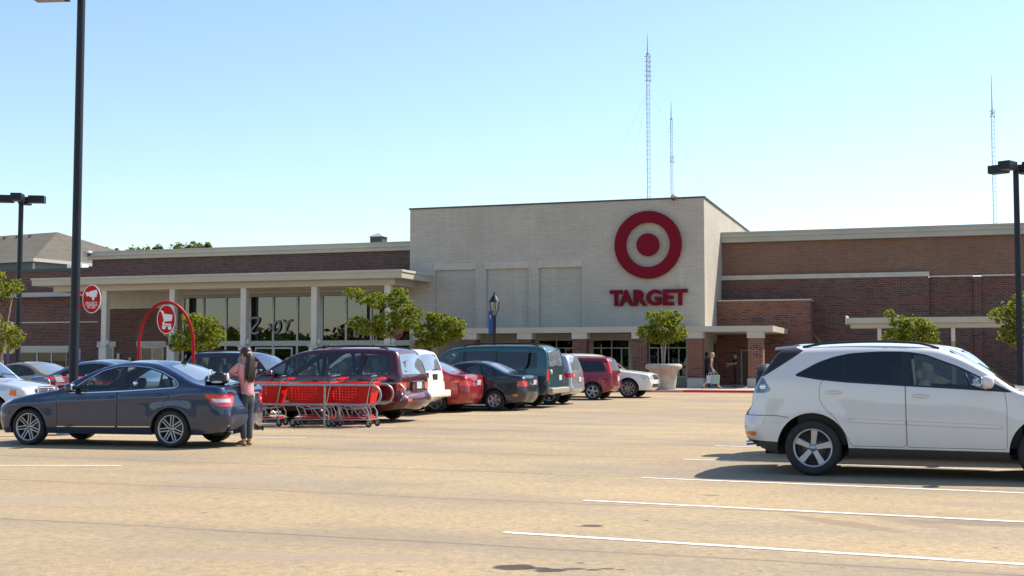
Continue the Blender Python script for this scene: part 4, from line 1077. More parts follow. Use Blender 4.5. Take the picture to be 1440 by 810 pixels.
# right wing
m = MB(); m.quad((0, 6.1, 5.95), (60, 6.1, 5.95), (60, 6.1, 8.3), (0, 6.1, 8.3)); m.quad((60, 6.1, 5.95), (60, 30, 5.95), (60, 30, 8.3), (60, 6.1, 8.3)); o = m.build('wall', MRT, store); o['label'] = 'tan brown brick upper wall'
m = MB(); m.box(0, 11.1, 5.85, 6.6, 0, 5.95); m.box(11.1, 60, 6.12, 6.6, 0, 5.90); m.box(13.35, 13.75, 6.0, 6.118, 0, 5.90); m.box(59.5, 60, 6.6, 30, 0, 5.9); o = m.build('wall', MRD, store); o['label'] = 'dark red brick lower wall'
bbox_obj('stone_band', MST, [(0, 11.14, 5.80, 6.098, 5.952, 6.20), (11.142, 13.33, 6.04, 6.2, 5.902, 5.99), (13.77, 60, 6.04, 6.2, 5.902, 5.99)], store)
bbox_obj('cornice', MCN, [(0.003, 60, 5.80, 6.1, 8.08, 8.36), (.003, 60, 5.74, 6.1, 8.362, 8.56), (.003, 60, 5.70, 6.4, 8.562, 8.66)], store)
m = MB(); holed(m, .02, 5.02, 0, 4.66, 4.0, [(1.30, 2.25, .1, 2.0, .06)]); m.quad((5.02, 4.0, 0), (5.02, 5.84, 0), (5.02, 5.84, 4.66), (5.02, 4.0, 4.66)); m.quad((.02, 4.0, 4.66), (5.02, 4.0, 4.66), (5.02, 5.84, 4.66), (.02, 5.84, 4.66))
o = m.build('wall', MPR, store); o['label'] = 'low red brick projection beside the entrance block'
bbox_obj('coping', MST, [(.02, 5.07, 3.95, 5.84, 4.662, 4.74)], store)
d_ = bbox_obj('door', MDOOR, [(1.36, 2.19, 4.03, 4.07, .1, 1.94)], store); bbox_obj('door_frame', MAL, [(1.30, 1.357, 4.01, 4.08, .1, 2.0), (2.193, 2.25, 4.01, 4.08, .1, 2.0), (1.357, 2.193, 4.01, 4.08, 1.943, 2.0)], d_)
bbox_obj('wall_vent', MDK, [(1.9, 2.5, 3.96, 3.998, 3.55, 3.78)], store)
# left wing
m = MB(); m.quad((-42.46, 6.1, 5), (-16.6, 6.1, 5), (-16.6, 6.1, 8.3), (-42.46, 6.1, 8.3)); m.quad((-42.46, 6.1, 5), (-42.46, 6.1, 8.3), (-42.46, 30, 8.3), (-42.46, 30, 5)); o = m.build('wall', MPL, store); o['label'] = 'plum brick wall above the long canopy'
bbox_obj('cornice', MCN, [(-42.7, -16.603, 5.84, 6.1, 8.20, 8.42), (-42.9, -16.603, 5.74, 6.1, 8.422, 8.66), (-42.95, -16.603, 5.70, 6.4, 8.662, 8.74), (-42.95, -42.47, 6.402, 30, 8.422, 8.74)], store)
# glazed entrance under the long canopy
m = MB(); holed(m, -38.1, -31.9, 0, 5.75, 1.0, [(-37.85, -36.9, .1, 2.25, .12), (-34.95, -33.3, .1, 2.25, .12)]); m.quad((-38.1, 1, 0), (-38.1, 1, 5.75), (-38.1, 7, 5.75), (-38.1, 7, 0)); o = m.build('wall', MRD, store); o['label'] = 'dark brick wall under the canopy'
bbox_obj('stucco_band', MST, [(-38.12, -31.9, .955, .998, 4.62, 5.74)], store)
bbox_obj('lintel', MST, [(-38.08, -36.7, .94, .998, 2.252, 2.60)], store); bbox_obj('lintel', MST, [(-35.2, -33.1, .94, .998, 2.252, 2.60)], store)
for (p, q) in ((-37.85, -36.9), (-34.95, -33.3)):
    fr = bbox_obj('door', MAL, [(p, p + .08, 1.03, 1.1, .1, 2.25), (q - .08, q, 1.03, 1.1, .1, 2.25), ((p + q) / 2 - .04, (p + q) / 2 + .04, 1.03, 1.1, .1, 2.17), (p + .08, q - .08, 1.03, 1.1, 2.17, 2.25)], store)
    bbox_obj('door_panel', MTAN, [((p + q) / 2 + .04, q - .08, 1.05, 1.08, .1, 2.17)], fr)
    pm = MB(); pm.quad((p + .08, 1.06, .1), ((p + q) / 2 - .04, 1.06, .1), ((p + q) / 2 - .04, 1.06, 2.17), (p + .08, 1.06, 2.17)); pm.build('pane', MDG, fr)
bbox_obj('wall_fitting', MST, [(-36.6, -36.42, .93, .998, 1.45, 1.85)], store); bbox_obj('wall_fitting', MST, [(-35.75, -35.58, .93, .998, 1.2, 1.6)], store)
GX = [-31.9, -30.5, -28.95, -27.3, -25.75, -24.15, -22.55, -21.0, -19.4, -17.9, -16.62]
fm_ = [(x - .06, x + .06, .93, 1.07, .1, 5.4) for x in GX] + [(-27.55, -27.361, .92, 1.08, .1, 5.4), (-22.80, -22.611, .92, 1.08, .1, 5.4)]
for i in range(len(GX) - 1):
    p, q = GX[i] + .06, GX[i + 1] - .06
    fm_ += [(p, q, .935, 1.065, 2.28, 2.58), (p, q, .935, 1.065, 5.2, 5.4)]
fr = bbox_obj('window', MAL, fm_, store); fr['label'] = 'tall aluminium framed entrance glazing'
pm = MB()
for i in range(len(GX) - 1):
    p, q = GX[i] + .06, GX[i + 1] - .06
    pm.quad((p, 1.0, 2.58), (q, 1.0, 2.58), (q, 1.0, 5.2), (p, 1.0, 5.2)); pm.quad((p, 1.002, .1), (q, 1.002, .1), (q, 1.002, 2.28), (p, 1.002, 2.28))
pm.build('pane', MSG, fr)
for (p, q) in ((-26.9, -24.4), (-22.2, -19.7)):
    d_ = bbox_obj('door', MAL, [(p, p + .1, .85, .928, .1, 2.2), (q - .1, q, .85, .928, .1, 2.2), ((p + q) / 2 - .07, (p + q) / 2 + .07, .85, .928, .1, 2.1), (p + .1, q - .1, .85, .928, 2.1, 2.2)], store)
bbox_obj('wall', MCOL, [(-31.9, -16.62, .95, 1.05, 5.402, 5.745)], store)
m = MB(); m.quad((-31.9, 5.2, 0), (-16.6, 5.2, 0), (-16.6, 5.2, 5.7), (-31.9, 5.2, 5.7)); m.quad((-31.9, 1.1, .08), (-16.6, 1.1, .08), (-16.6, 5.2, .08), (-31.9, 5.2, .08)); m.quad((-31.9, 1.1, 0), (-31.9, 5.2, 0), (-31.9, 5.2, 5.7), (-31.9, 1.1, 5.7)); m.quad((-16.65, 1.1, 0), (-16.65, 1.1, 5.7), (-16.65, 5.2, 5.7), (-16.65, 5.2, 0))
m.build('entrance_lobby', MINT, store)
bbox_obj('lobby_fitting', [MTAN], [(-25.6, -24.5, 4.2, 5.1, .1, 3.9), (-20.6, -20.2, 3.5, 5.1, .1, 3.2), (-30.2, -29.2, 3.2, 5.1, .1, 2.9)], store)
bbox_obj('reflection_block', plain('reflection_grey', (.15, .16, .155), .9), [(-31.8, -16.7, 1.5, 5.1, 3.85, 5.6)], store)  # added grey block, stands in for the pale reflection in the upper glazing
# long canopy with its columns
can = bbox_obj('canopy', [MCR], [(-38.75, -15.24, -4.3, -.02, 5.78, 6.18), (-38.75, -16.63, -.02, 6.05, 5.78, 6.18), (-37.7, -15.9, -3.7, -3.3, 5.44, 5.778), (-37.7, -15.9, -1.4, -1.0, 5.44, 5.778), (-16.3, -15.9, -3.3, -1.4, 5.442, 5.776), (-37.7, -37.3, -3.3, -1.4, 5.442, 5.776)], store)
bbox_obj('canopy_flashing', MST, [(-38.80, -15.19, -4.35, -4.30, 6.10, 6.22), (-15.24, -15.19, -4.299, -.03, 6.10, 6.22)], can)
for a in (-34.19, -29.64, -25.05, -20.69, -16.34):
    c_ = bbox_obj('column', MCOL, [(a - .17, a + .17, -3.67, -3.33, 2.2, 5.438), (a - .25, a + .25, -3.74, -3.26, .1, 2.19)], can)
    mm = MB(); mm.box(a - .35, a + .32, -3.80, -3.72, 2.2, 2.26); mm.ell((a + .40, -3.78, 2.45), (.12, .10, .17), 10, 6); mm.tube([(a + .2, -3.6, 2.35), (a + .4, -3.75, 2.4)], .04, 6); mm.build('floodlight', M['plate'], c_)
# low canopy along the block with brick pillars
can = bbox_obj('canopy', [MCR], [(-15.15, 3.82, -3.35, -.04, 2.84, 3.12), (.06, 3.82, -.04, 3.94, 2.84, 3.12)], store); can['label'] = 'low cream canopy on brick pillars'
for a in (-14.6, -11.81, -8.79, -5.86, -2.76, .03, 2.97):
    p_ = bbox_obj('pillar', MRD, [(a - .36, a + .36, -3.28, -2.62, .56, 2.52)], can); p_.data.materials[0] = MPR if a > -.5 else MRD
    bbox_obj('pillar_cap', MST, [(a - .40, a + .40, -3.32, -2.58, 2.522, 2.838), (a - .40, a + .40, -3.32, -2.58, .1, .558)], p_)
# annex at the left end
m = MB(); holed(m, -70, -42.47, 0, 7.55, 7, [(-49.3, -45.1, .1, 1.95, .15)]); m.box(-70, -42.47, 29, 30, 0, 7.5); m.quad((-42.47, 7, 0), (-42.47, 7.0001, 0), (-42.47, 7.0001, 7.5), (-42.47, 7, 7.5)); o = m.build('wall', MRD, store); o['label'] = 'dark brick annex wall at the far end'
bbox_obj('coping', MDK, [(-70, -42.48, 6.93, 7.3, 7.552, 7.78)], store)
bbox_obj('ledge', MGW, [(-70, -40.5, 6.2, 6.998, 5.78, 6.08)], store); bbox_obj('stone_band', MST, [(-70, -42.5, 6.95, 6.998, 4.0, 4.08)], store)
bbox_obj('lintel', MCR, [(-49.6, -44.9, 6.93, 6.998, 1.952, 2.42)], store)
fr = bbox_obj('window', MAL, [(x - .05, x + .05, 7.08, 7.14, .1, 1.95) for x in (-49.25, -47.6, -46.4, -45.15)] + [(-49.2, -46.45, 7.085, 7.135, 1.1, 1.18)], store)
pm = MB(); pm.quad((-49.3, 7.12, .1), (-45.1, 7.12, .1), (-45.1, 7.12, 1.95), (-49.3, 7.12, 1.95)); pm.build('pane', MDG, fr)
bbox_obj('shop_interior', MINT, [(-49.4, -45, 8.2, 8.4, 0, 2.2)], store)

def fixed(o, label, cat, group=None): on_store(o); return tag(o, label, cat, group)
# roof vent, rooftop unit, dome cameras
v_ = thing('roof_vent', 'dark green box vent with pyramid cap on the left roof', 'roof vent', (*B2W(-22.4, 8.5), 8.4), RZ)
bbox_obj('vent_box', plain('vent_green', (.05, .075, .06), .6), [(-.42, .42, -.4, .4, 0, .95)], v_)
mm = MB(); mm.add([(-.52, -.5, .952), (.52, -.5, .952), (.52, .5, .952), (-.52, .5, .952), (0, 0, 1.25)], [(3, 2, 1, 0), (0, 1, 4), (1, 2, 4), (2, 3, 4), (3, 0, 4)]); mm.build('vent_cap', MGW, v_)
r_ = thing('rooftop_unit', 'white metal cooling unit on the annex roof', 'air conditioner', (*B2W(-48.2, 12), 7.5), RZ)
bbox_obj('unit_case', M['signwhite'], [(-.65, .65, -.4, .4, .0, .95)], r_, bevel=.03); bbox_obj('fan_grille', M['black'], [(-.25, .25, -.43, -.402, .3, .8)], r_)
def dome(a, b, z, label):
    t_ = thing('dome_camera', label, 'security camera', (*B2W(a, b), z), RZ, 'dome cameras on the roof edge')
    mm = MB(); mm.ell((0, -.45, 0), (.17, .17, .17), 14, 10); mm.build('dome', plain('dome_dark', (.05, .045, .04), .2, 0, .6, .6), t_)
    mm = MB(); mm.lathe([(.001, .19), (.10, .17), (.185, .06), (.185, -.01), (.001, -.01)], 16, 'z', 0, (0, -.45, .0)); mm.tube([(0, .08, .1), (0, -.45, .15)], .04, 8); mm.build('dome_housing', M['plate'], t_)
dome(-1.49, .0, 9.93, 'dark dome camera on the top edge of the pale entrance block'); dome(-42.1, 5.7, 8.56, 'dome camera at the left tip of the plum brick wing cornice')

# emblem and letters on the pale block
em = thing('ring_emblem', 'large red ring and centre dot emblem mounted on the pale brick wall', 'sign', (*B2W(-2.95, 0), 7.52), RZ)
def ring(r0, r1, name):
    mm = MB(); mm.lathe([(r0, -.06), (r0, -.26), (r1, -.26), (r1, -.06), (r0, -.06)] if r0 > 0 else [(.001, -.26), (r1, -.26), (r1, -.06)], 72, 'y', smooth=False)
    mm.build(name, M['bullred'], em)
ring(1.18, 1.79, 'ring'); ring(0, .60, 'centre_dot')
def text_data(body, size=1., extr=.02, offs=0.):
    cu = bpy.data.curves.new('lettering', 'FONT'); cu.body = body; cu.size = size; cu.extrude = extr; cu.offset = offs; cu.align_x = 'CENTER'; cu.align_y = 'CENTER'; cu.resolution_u = 4
    o = bpy.data.objects.new('lettering', cu); COL.objects.link(o)
    bpy.context.view_layer.update()
    me = bpy.data.meshes.new_from_object(o.evaluated_get(bpy.context.evaluated_depsgraph_get()))
    bpy.data.objects.remove(o); bpy.data.curves.remove(cu)
    V = np.array([v.co[:] for v in me.vertices]); Fc = [tuple(p.vertices) for p in me.polygons]; bpy.data.meshes.remove(me)
    return V, Fc
ls = thing('letter_sign', 'raised red capital letters spelling the store name below the ring emblem', 'sign', (*B2W(-2.95, 0), 4.31), RZ)
sc = 1 / 3.27 / 26.0
for ch, x0, x1 in (('T', 708, 768), ('A', 751, 820), ('R', 820, 884), ('G', 880, 950), ('E', 957, 1008), ('T', 1003, 1071)):
    V, Fc = text_data(ch, 1., .06, .042)
    lo, hi = V.min(0), V.max(0); V = (V - lo) / (hi - lo)
    X0, X1 = (x0 - 889.5) * .01145, (x1 - 889.5) * .01145
    VV = np.stack([X0 + V[:, 0] * (X1 - X0), -.20 + (1 - V[:, 2]) * .14 , V[:, 1] * .845], 1)
    link_mesh('letter', VV, [f for f in Fc], M['bullred'], ls, smooth=False)
def flat_text(body, size, parent, loc, rot, mat, name='lettering', offs=0.0, sx=1.0):
    V, Fc = text_data(body, size, .0015, offs); V[:, 0] *= sx
    o = link_mesh(name, V, Fc, mat, parent, smooth=False); o.location = loc; o.rotation_euler = rot; return o
# things hung in the entrance windows
sg = thing('exit_sign', 'round red sign reading OUT in the entrance window', 'sign', (*B2W(-17.75, .9), 3.05), RZ)
mm = MB(); mm.lathe([(.001, -.02), (.42, -.02), (.42, 0)], 28, 'y', smooth=False); mm.build('disc', plain('out_red', (.30, .03, .03), .5), sg); flat_text('OUT', .34, sg, (0, -.03, 0), (PI / 2, 0, 0), M['plate'], offs=.004)
MWL = plain('window_lettering', (.30, .30, .29), .7)
def brush(name, label, a, z, strokes, b=.9):
    t_ = thing(name, label, 'window lettering', (*B2W(a, b), z), RZ, None); 
    for st in strokes:
        mm = MB(); P = [(x, 0, y) for x, y in st]
        for i in range(len(P) - 1):
            p, q = Vector(P[i]), Vector(P[i + 1]); d = (q - p).normalized(); n = Vector((-d.z, 0, d.x)) * .062
            e = d * .03
            vs = [(p - n - e), (q - n + e), (q + n + e), (p + n - e)]; f_ = -.012 - .001 * i
            mm.prism([(v.x, v.z) for v in vs], lambda x, y: (x, .0, y), lambda x, y: (x, f_, y))
        mm.build('stroke', MWL, t_)
brush('window_lettering', 'pale brush lettering in the entrance glass beside the middle column', -25.9, 2.95, [[(-1.4, .82), (-1.3, .98), (-1.0, 1.02), (-.78, .95), (-.85, .72), (-1.05, .5), (-1.28, .28), (-1.27, .12), (-1.05, .06), (-.78, .16)], [(-.12, .62), (-.02, .5), (.0, .35), (-.1, .25)], [(.55, .78), (.38, .76), (.24, .6), (.16, .38), (.2, .18), (.36, .1), (.52, .2), (.62, .42), (.62, .64), (.52, .78)], [(.85, .85), (.95, .7), (1.1, .72), (1.38, .86)], [(1.15, .62), (1.04, .42), (1.02, .2), (1.15, .1), (1.33, .14)]])
brush('window_lettering', 'pale brush numerals in the entrance glass right of the second column', -20.1, 2.75, [[(-.3, .5), (-.35, .1), (-.1, .05), (-.02, .5)], [(.25, .55), (.15, .3), (.3, .2), (.2, .0)]])

# right free-standing canopy
rc = thing('shelter_canopy', 'cream flat shelter canopy on two posts before the right wing', 'canopy', (*B2W(7.2, -1), 0), RZ)
bbox_obj('canopy_roof', MCR, [(0, 8.6, -.9, 1.4, 3.24, 3.50), (.15, 8.5, -.6, 1.2, 3.02, 3.238)], rc); bbox_obj('canopy_end', MCOL, [(-.05, -.002, -.95, 1.45, 3.2, 3.62)], rc)
for x in (1.5, 4.88, 8.1):
    mm = MB(); mm.box(x - .09, x + .09, -.3, -.12, .1, 2.35, 1); mm.box(x - .09, x + .09, -.3, -.12, 2.35, 3.018, 0); mm.build('post', [MCOL, plain('post_tan', (.42, .26, .10), .6)], rc)
# ------------------------------------------------------------------ parked vehicles
def park(spec, label, cat, contact, phi, left=True, front=False, group=None, name='parked_car'):
    xw = spec['xf'] if front else spec['xr']; yw = (spec['W'] - .10) * (1 if left else -1)
    o, rz = place(contact, phi, xw, yw, left)
    return build_car(spec, label, cat, o, rz, group, name)

merc = sedan(P_merc, fine=True, chrome=True, wr=.318, rim=.238, wheel=dict(n=7, twin=True, hub=.05, gap=.024, phase=PI / 2 + .1), tail='merc', rails=None,
             extra=[side_strip(.80, -.33, .335, .345, .022, M['chrome']), side_strip(-.38, -1.00, .345, .352, .022, M['chrome']), exhaust(-2.40, (.55, -.55), .27, .045)])
merc['mats']['pane'] = dict(name='window', mat=M['glass_clear'], inset=.004)
def shark(root, sy, O, objs):
    b = MB(); b.hexa([(-1.18, -.02, 1.38), (-1.02, -.02, 1.41), (-1.02, .02, 1.41), (-1.18, .02, 1.38), (-1.18, -.006, 1.47), (-1.14, -.006, 1.47), (-1.14, .006, 1.47), (-1.18, .006, 1.47)]); b.build('roof_antenna', M['black'], root)
    b = MB(); b.box(-2.44, -2.40, -.30, .30, .90, .925); b.build('plate_trim', M['chrome'], root, bevel=.008)
    b = MB(); b.tube([(-2.27, -.55, 1.045), (-2.31, -.3, 1.065), (-2.325, 0, 1.07), (-2.31, .3, 1.065), (-2.27, .55, 1.045)], .016, 8); b.build('trunk_lip', P_merc, root)
merc['extra'].append(shark)
car_merc = park(merc, 'slate blue sedan with twin spoke alloy wheels, a woman at its trunk', 'car', (-5.76, 20.88), 14)
park(crossover(P_white), 'large pearl white crossover in the right foreground with black roof rails', 'car', (3.90, 15.92), 20, left=False)

# second car in the right row: small silver off-roader with a covered spare wheel
def spare(root, sy, O, objs):
    b = MB(); b.lathe([(.001, -2.64), (.25, -2.62), (.305, -2.60), (.325, -2.565), (.325, -2.45), (.30, -2.41), (.001, -2.41)], 32, 'x', 0, (0, .02, 1.10)); o = b.build('spare_wheel', M['black'], root)
    b = MB(); b.lathe([(.29, -2.43), (.325, -2.425), (.33, -2.39), (.28, -2.38)], 28, 'x', 0, (0, .02, 1.10)); b.build('spare_rim', M['alloy'], o)
car2 = suv(P_silver2, 1.12, .985, W=.89, rearlamp='v', rails=False, extra=[spare])
car2['out'] = [(p[0] + (.16 if .2 < p[0] / 1.12 < 1.1 else 0), p[1] * (1.012 if -.7 < p[0] / 1.12 < .7 else 1), *p[2:]) for p in car2['out']]
park(car2, 'small silver off-roader with black covered spare wheel behind the white crossover', 'car', (4.75, 18.57), 21, left=False)
park(suv(P_silver, 1.0, .93, W=.88, rails=False, rearlamp='h'), 'silver estate hidden two bays behind the white crossover', 'car', (6.2, 24.0), 21, left=False) if False else None

# left row, from near to far
park(minivan(P_maroon), 'maroon minivan with roof rack parked behind the red shopping carts', 'minivan', (-3.51, 29.17), 18)
ws = suv(P_white2, 1.0, 1.0, W=.90, rearlamp='v', panes='paned')
def ws_ex(root, sy, O, objs):
    b = MB(); b.box(-2.155, -2.11, -.16, .16, .94, 1.10); b.build('plate_recess', M['black'], root, bevel=.01)
    b = MB(); b.box(-2.13, -2.09, .42, .52, 1.0, 1.14); b.build('latch', M['black'], root, bevel=.01)
    b = MB(); b.tube([(-2.10, .12, 1.17), (-2.115, .02, 1.22), (-2.10, -.25, 1.24)], .016, 5); b.build('rear_wiper', M['black'], root)
ws['extra'] = [ws_ex, bumper_box(-2.27, -2.08, .90, .46, .66, P_white2)]; ws['plate'] = None
park(ws, 'ivory white sport utility with light tailgate beside the maroon minivan', 'car', (-3.12, 32.75), 18)
rd = sedan(P_red, .975, 1.01, W=.85, wr=.31, rim=.20, tail='toy', wheel=dict(n=5, w0=.05, w1=.07), wheelmat=M['alloy'], extra=[])
park(rd, 'bright red sedan with red wrap-around tail lamps next to the white tailgate', 'car', (-2.14, 34.6), 18)
dg = sedan(P_green, .955, .985, W=.845, wr=.30, rim=.19, tail='box', wheel=dict(n=6, w0=.05, w1=.06), wheelmat=M['alloy'])
park(dg, 'dark green older sedan with amber side marker in front of the teal van', 'car', (-.50, 35.79), 18)
park(boxvan(P_teal), 'tall teal box van with twin rear doors and champagne bumper', 'van', (.18, 37.88), 18)
sv = suv(P_silver, .97, .955, W=.88, rearlamp='h', rails=False, corner='head', wr=.34, rim=.22)
park(sv, 'silver crossover with red wrap tail lamps between teal van and crimson hatchback', 'car', (1.24, 40.54), 18)
rh = suv(P_redhatch, .92, .90, W=.84, rearlamp='high', rails=False, corner='head', wr=.31, rim=.215, AR=.38, zs=.26, wheel=dict(n=5, w0=.04, w1=.05))
park(rh, 'crimson hatchback with tall tail lamps up its rear pillars', 'car', (2.98, 45.11), 18)
pc = suv(P_white2, 1.10, .965, W=.97, rearlamp='h', rails=False, corner='head', wr=.36, rim=.25, AR=.43, wheel=dict(n=9, w0=.03, w1=.035))
park(pc, 'white crossover parked nose out beside the big stone planter', 'car', (4.52, 47.59), 18, left=False, front=True)
# facing row
es = suv(P_silver2, 1.0, .935, W=.88, panes='pane')
def es_ex(root, sy, O, objs):
    b = MB()
    b.box(2.135, 2.17, -.43, .43, .885, .91); b.box(2.135, 2.17, -.43, .43, .715, .74); b.box(2.14, 2.175, -.43, .43, .79, .83); b.box(2.135, 2.165, -.435, -.41, .74, .885); b.box(2.135, 2.165, .41, .435, .74, .885)
    o = b.build('grille_trim', M['chrome'], root, bevel=.006)
    b = MB(); b.ell((2.18, 0, .81), (.012, .055, .04), 12, 8); b.build('emblem', M['chrome'], o)
    b = MB(); b.box(2.10, 2.17, -.26, .26, .50, .60); b.build('license_plate', M['plate'], root, bevel=.005)
    b = MB(); b.tube([(1.16, .45, 1.145), (1.10, .0, 1.185), (1.14, -.1, 1.15)], .014, 5); b.tube([(1.16, -.05, 1.145), (1.10, -.5, 1.18)], .014, 5); b.build('wiper', M['black'], root)
es['extra'] = [es_ex]; es['plate'] = None
es['out'] = [(p[0] + (.30 if .2 < p[0] < 1.1 else .14 if 1.1 < p[0] < 1.8 else 0), *p[1:]) for p in es['out']]
f5 = math.radians(5); nose = (-10.36, 26.3)
park(es, 'light silver sport utility with amber corner lamps at the left edge, facing the sedan', 'car', (nose[0] - .80 * math.cos(f5), nose[1] + .80 * math.sin(f5)), 5, left=False, front=True)
bs = sedan(P_blue, 1.04, 1.005, W=.89, panes='paned', tail='toy')
park(bs, 'blue grey sedan with tinted windows behind the thick lamp pole', 'car', (-10.1 - 1.35, 31.2), 16, left=False)
bg_ = sedan(P_beige, .95, .955, W=.85, tail='box')
park(bg_, 'beige sedan seen from behind between silver sport utility and blue grey sedan', 'car', (-15.6, 40.0), 22)
ds = suv(P_plum, 1.02, .975, W=.89, panes='pane')
park(ds, 'dark plum sport utility with roof rails behind the woman', 'car', (-6.68, 36.04), 18, left=False, front=True)

# ------------------------------------------------------------------ cart corral and carts
CD = Vector((math.cos(math.radians(9)), -math.sin(math.radians(9)), 0)); CN = Vector((-CD.y, CD.x, 0))
def corral(label, end, length):
    t_ = thing('cart_corral', label, 'cart corral', (end[0], end[1], 0), -math.radians(9))
    for k in range(3):
        y = k * 1.06; mm = MB(); r = .215; pts = [(-length, y, .93)]
        pts += [(-r, y, .93)] + [(-r + r * math.sin(a), y, .715 + r * math.cos(a)) for a in np.linspace(.25, PI - .25, 9)] + [(-r, y, .50), (-length, y, .50)]
        mm.tube(pts, .027, 8)
        for x in (-1.27, -3.4, -5.6, -length): mm.tube([(x, y, 0), (x, y, .93)], .025, 8); mm.box(x - .07, x + .07, y - .07, y + .07, 0, .012)
        mm.build('rail', M['galv'], t_)
    mm = MB(); mm.box(-length - .03, -length + .03, 0, 2.12, .46, .54); mm.box(-length - .03, -length + .03, 0, 2.12, .89, .97); mm.build('back_rail', M['galv'], t_)
    mm = MB(); ya, yb, zt = -.1, 2.15, 0
    return t_
corral('steel cart corral of three looped rails holding red shopping carts', (-2.86, 26.75), 7.6)
# the arch over it
ar_ = thing('red_arch', 'tall red tube arch rising over the cart corral behind the slate sedan', 'arch', (-8.02, 28.4, 0), math.radians(12))
mm = MB(); hw = .61; pts = [(-hw, 0, 0), (-hw, 0, 1.7)] + [(-hw * math.cos(a), 0, 1.80 + 1.02 * math.sin(a)) for a in np.linspace(0, PI, 25)] + [(hw, 0, 1.7), (hw, 0, 0)]
mm.tube(pts, .036, 10); mm.build('arch_tube', M['archred'], ar_)
def oval(root, rx, rz, t=.02, name='panel'):
    n = 40; P = [(rx * math.cos(2 * PI * i / n), rz * math.sin(2 * PI * i / n)) for i in range(n)]
    mm = MB(); mm.prism(P, lambda x, y: (x, t / 2, y), lambda x, y: (x, -t / 2, y)); o = mm.build(name, M['signwhite'], root)
    for sg in (1, -1):
        mm = MB(); q = [(x * .925, y * .95) for x, y in P]; y0 = sg * t / 2
        mm.prism(q, lambda x, y: (x, -sg * 0 + (y0 - .0005 * sg), y), lambda x, y: (x, y0 + .003 * sg, y)); mm.build('face', M['signred'], o)
    return o
def icon(root, polys, y, mat=None, name='pictogram'):
    mm = MB()
    for P in polys:
        if area2(np.array(P, float)) < 0: P = P[::-1]
        mm.prism(P, lambda x, z: (x, y + .002, z), lambda x, z: (x, y - .002, z))
    return mm.build(name, mat or M['signwhite'], root)
def circ(x, z, r, n=16): return [(x + r * math.cos(2 * PI * i / n), z + r * math.sin(2 * PI * i / n)) for i in range(n)]
cs = thing('cart_sign', 'white bordered red oval with white cart pictogram hanging inside the red arch', 'sign', (-8.02, 28.37, 2.42), math.radians(12)); cs.scale = (.93, .93, .93)
oval(cs, .225, .365)
icon(cs, [[(-.145, .235), (-.075, .205), (-.055, .14), (.15, .115), (.135, -.035), (-.035, -.055), (-.05, -.10), (.125, -.115), (.125, -.145), (-.085, -.135), (-.095, -.10), (-.06, -.03), (-.10, .14), (-.115, .18), (-.15, .205)]], -.016)
icon(cs, [circ(-.055, -.205, .045)], -.016); icon(cs, [circ(.085, -.215, .045)], -.016); icon(cs, [[(-.10, -.15), (.12, -.16), (.12, -.18), (-.10, -.17)]], -.0165)
mm = MB(); mm.tube([(0, 0, .36), (0, .03, .43)], .012, 6); mm.build('hanger', M['archred'], cs)

def camera_sign(loc, rz, label, group=None, s=1.0, txt=True):
    t_ = thing('camera_sign', label, 'sign', loc, rz, group); t_.scale = (s, s, s)
    oval(t_, .18, .285)
    icon(t_, [[(-.125, .125), (-.09, .05), (-.05, .06), (-.03, .035), (.0, .045), (.02, -.03), (.045, -.03), (.055, .03), (.10, .045), (.095, .095), (.115, .10), (.10, .185), (-.04, .15), (-.06, .125), (-.095, .14)]], -.016)
    for k, (wd, z) in enumerate((('SECURITY', -.08), ('CAMERAS', -.125), ('IN USE', -.17))): flat_text(wd, .052, t_, (0, -.0145, z), (PI / 2, 0, 0), M['signwhite'], offs=.0012)
    mm = MB(); mm.box(-.26, -.16, -.004, .004, .10, .14); mm.box(-.26, -.16, -.004, .004, -.14, -.10); mm.build('bracket', M['signred'], t_)
    return t_

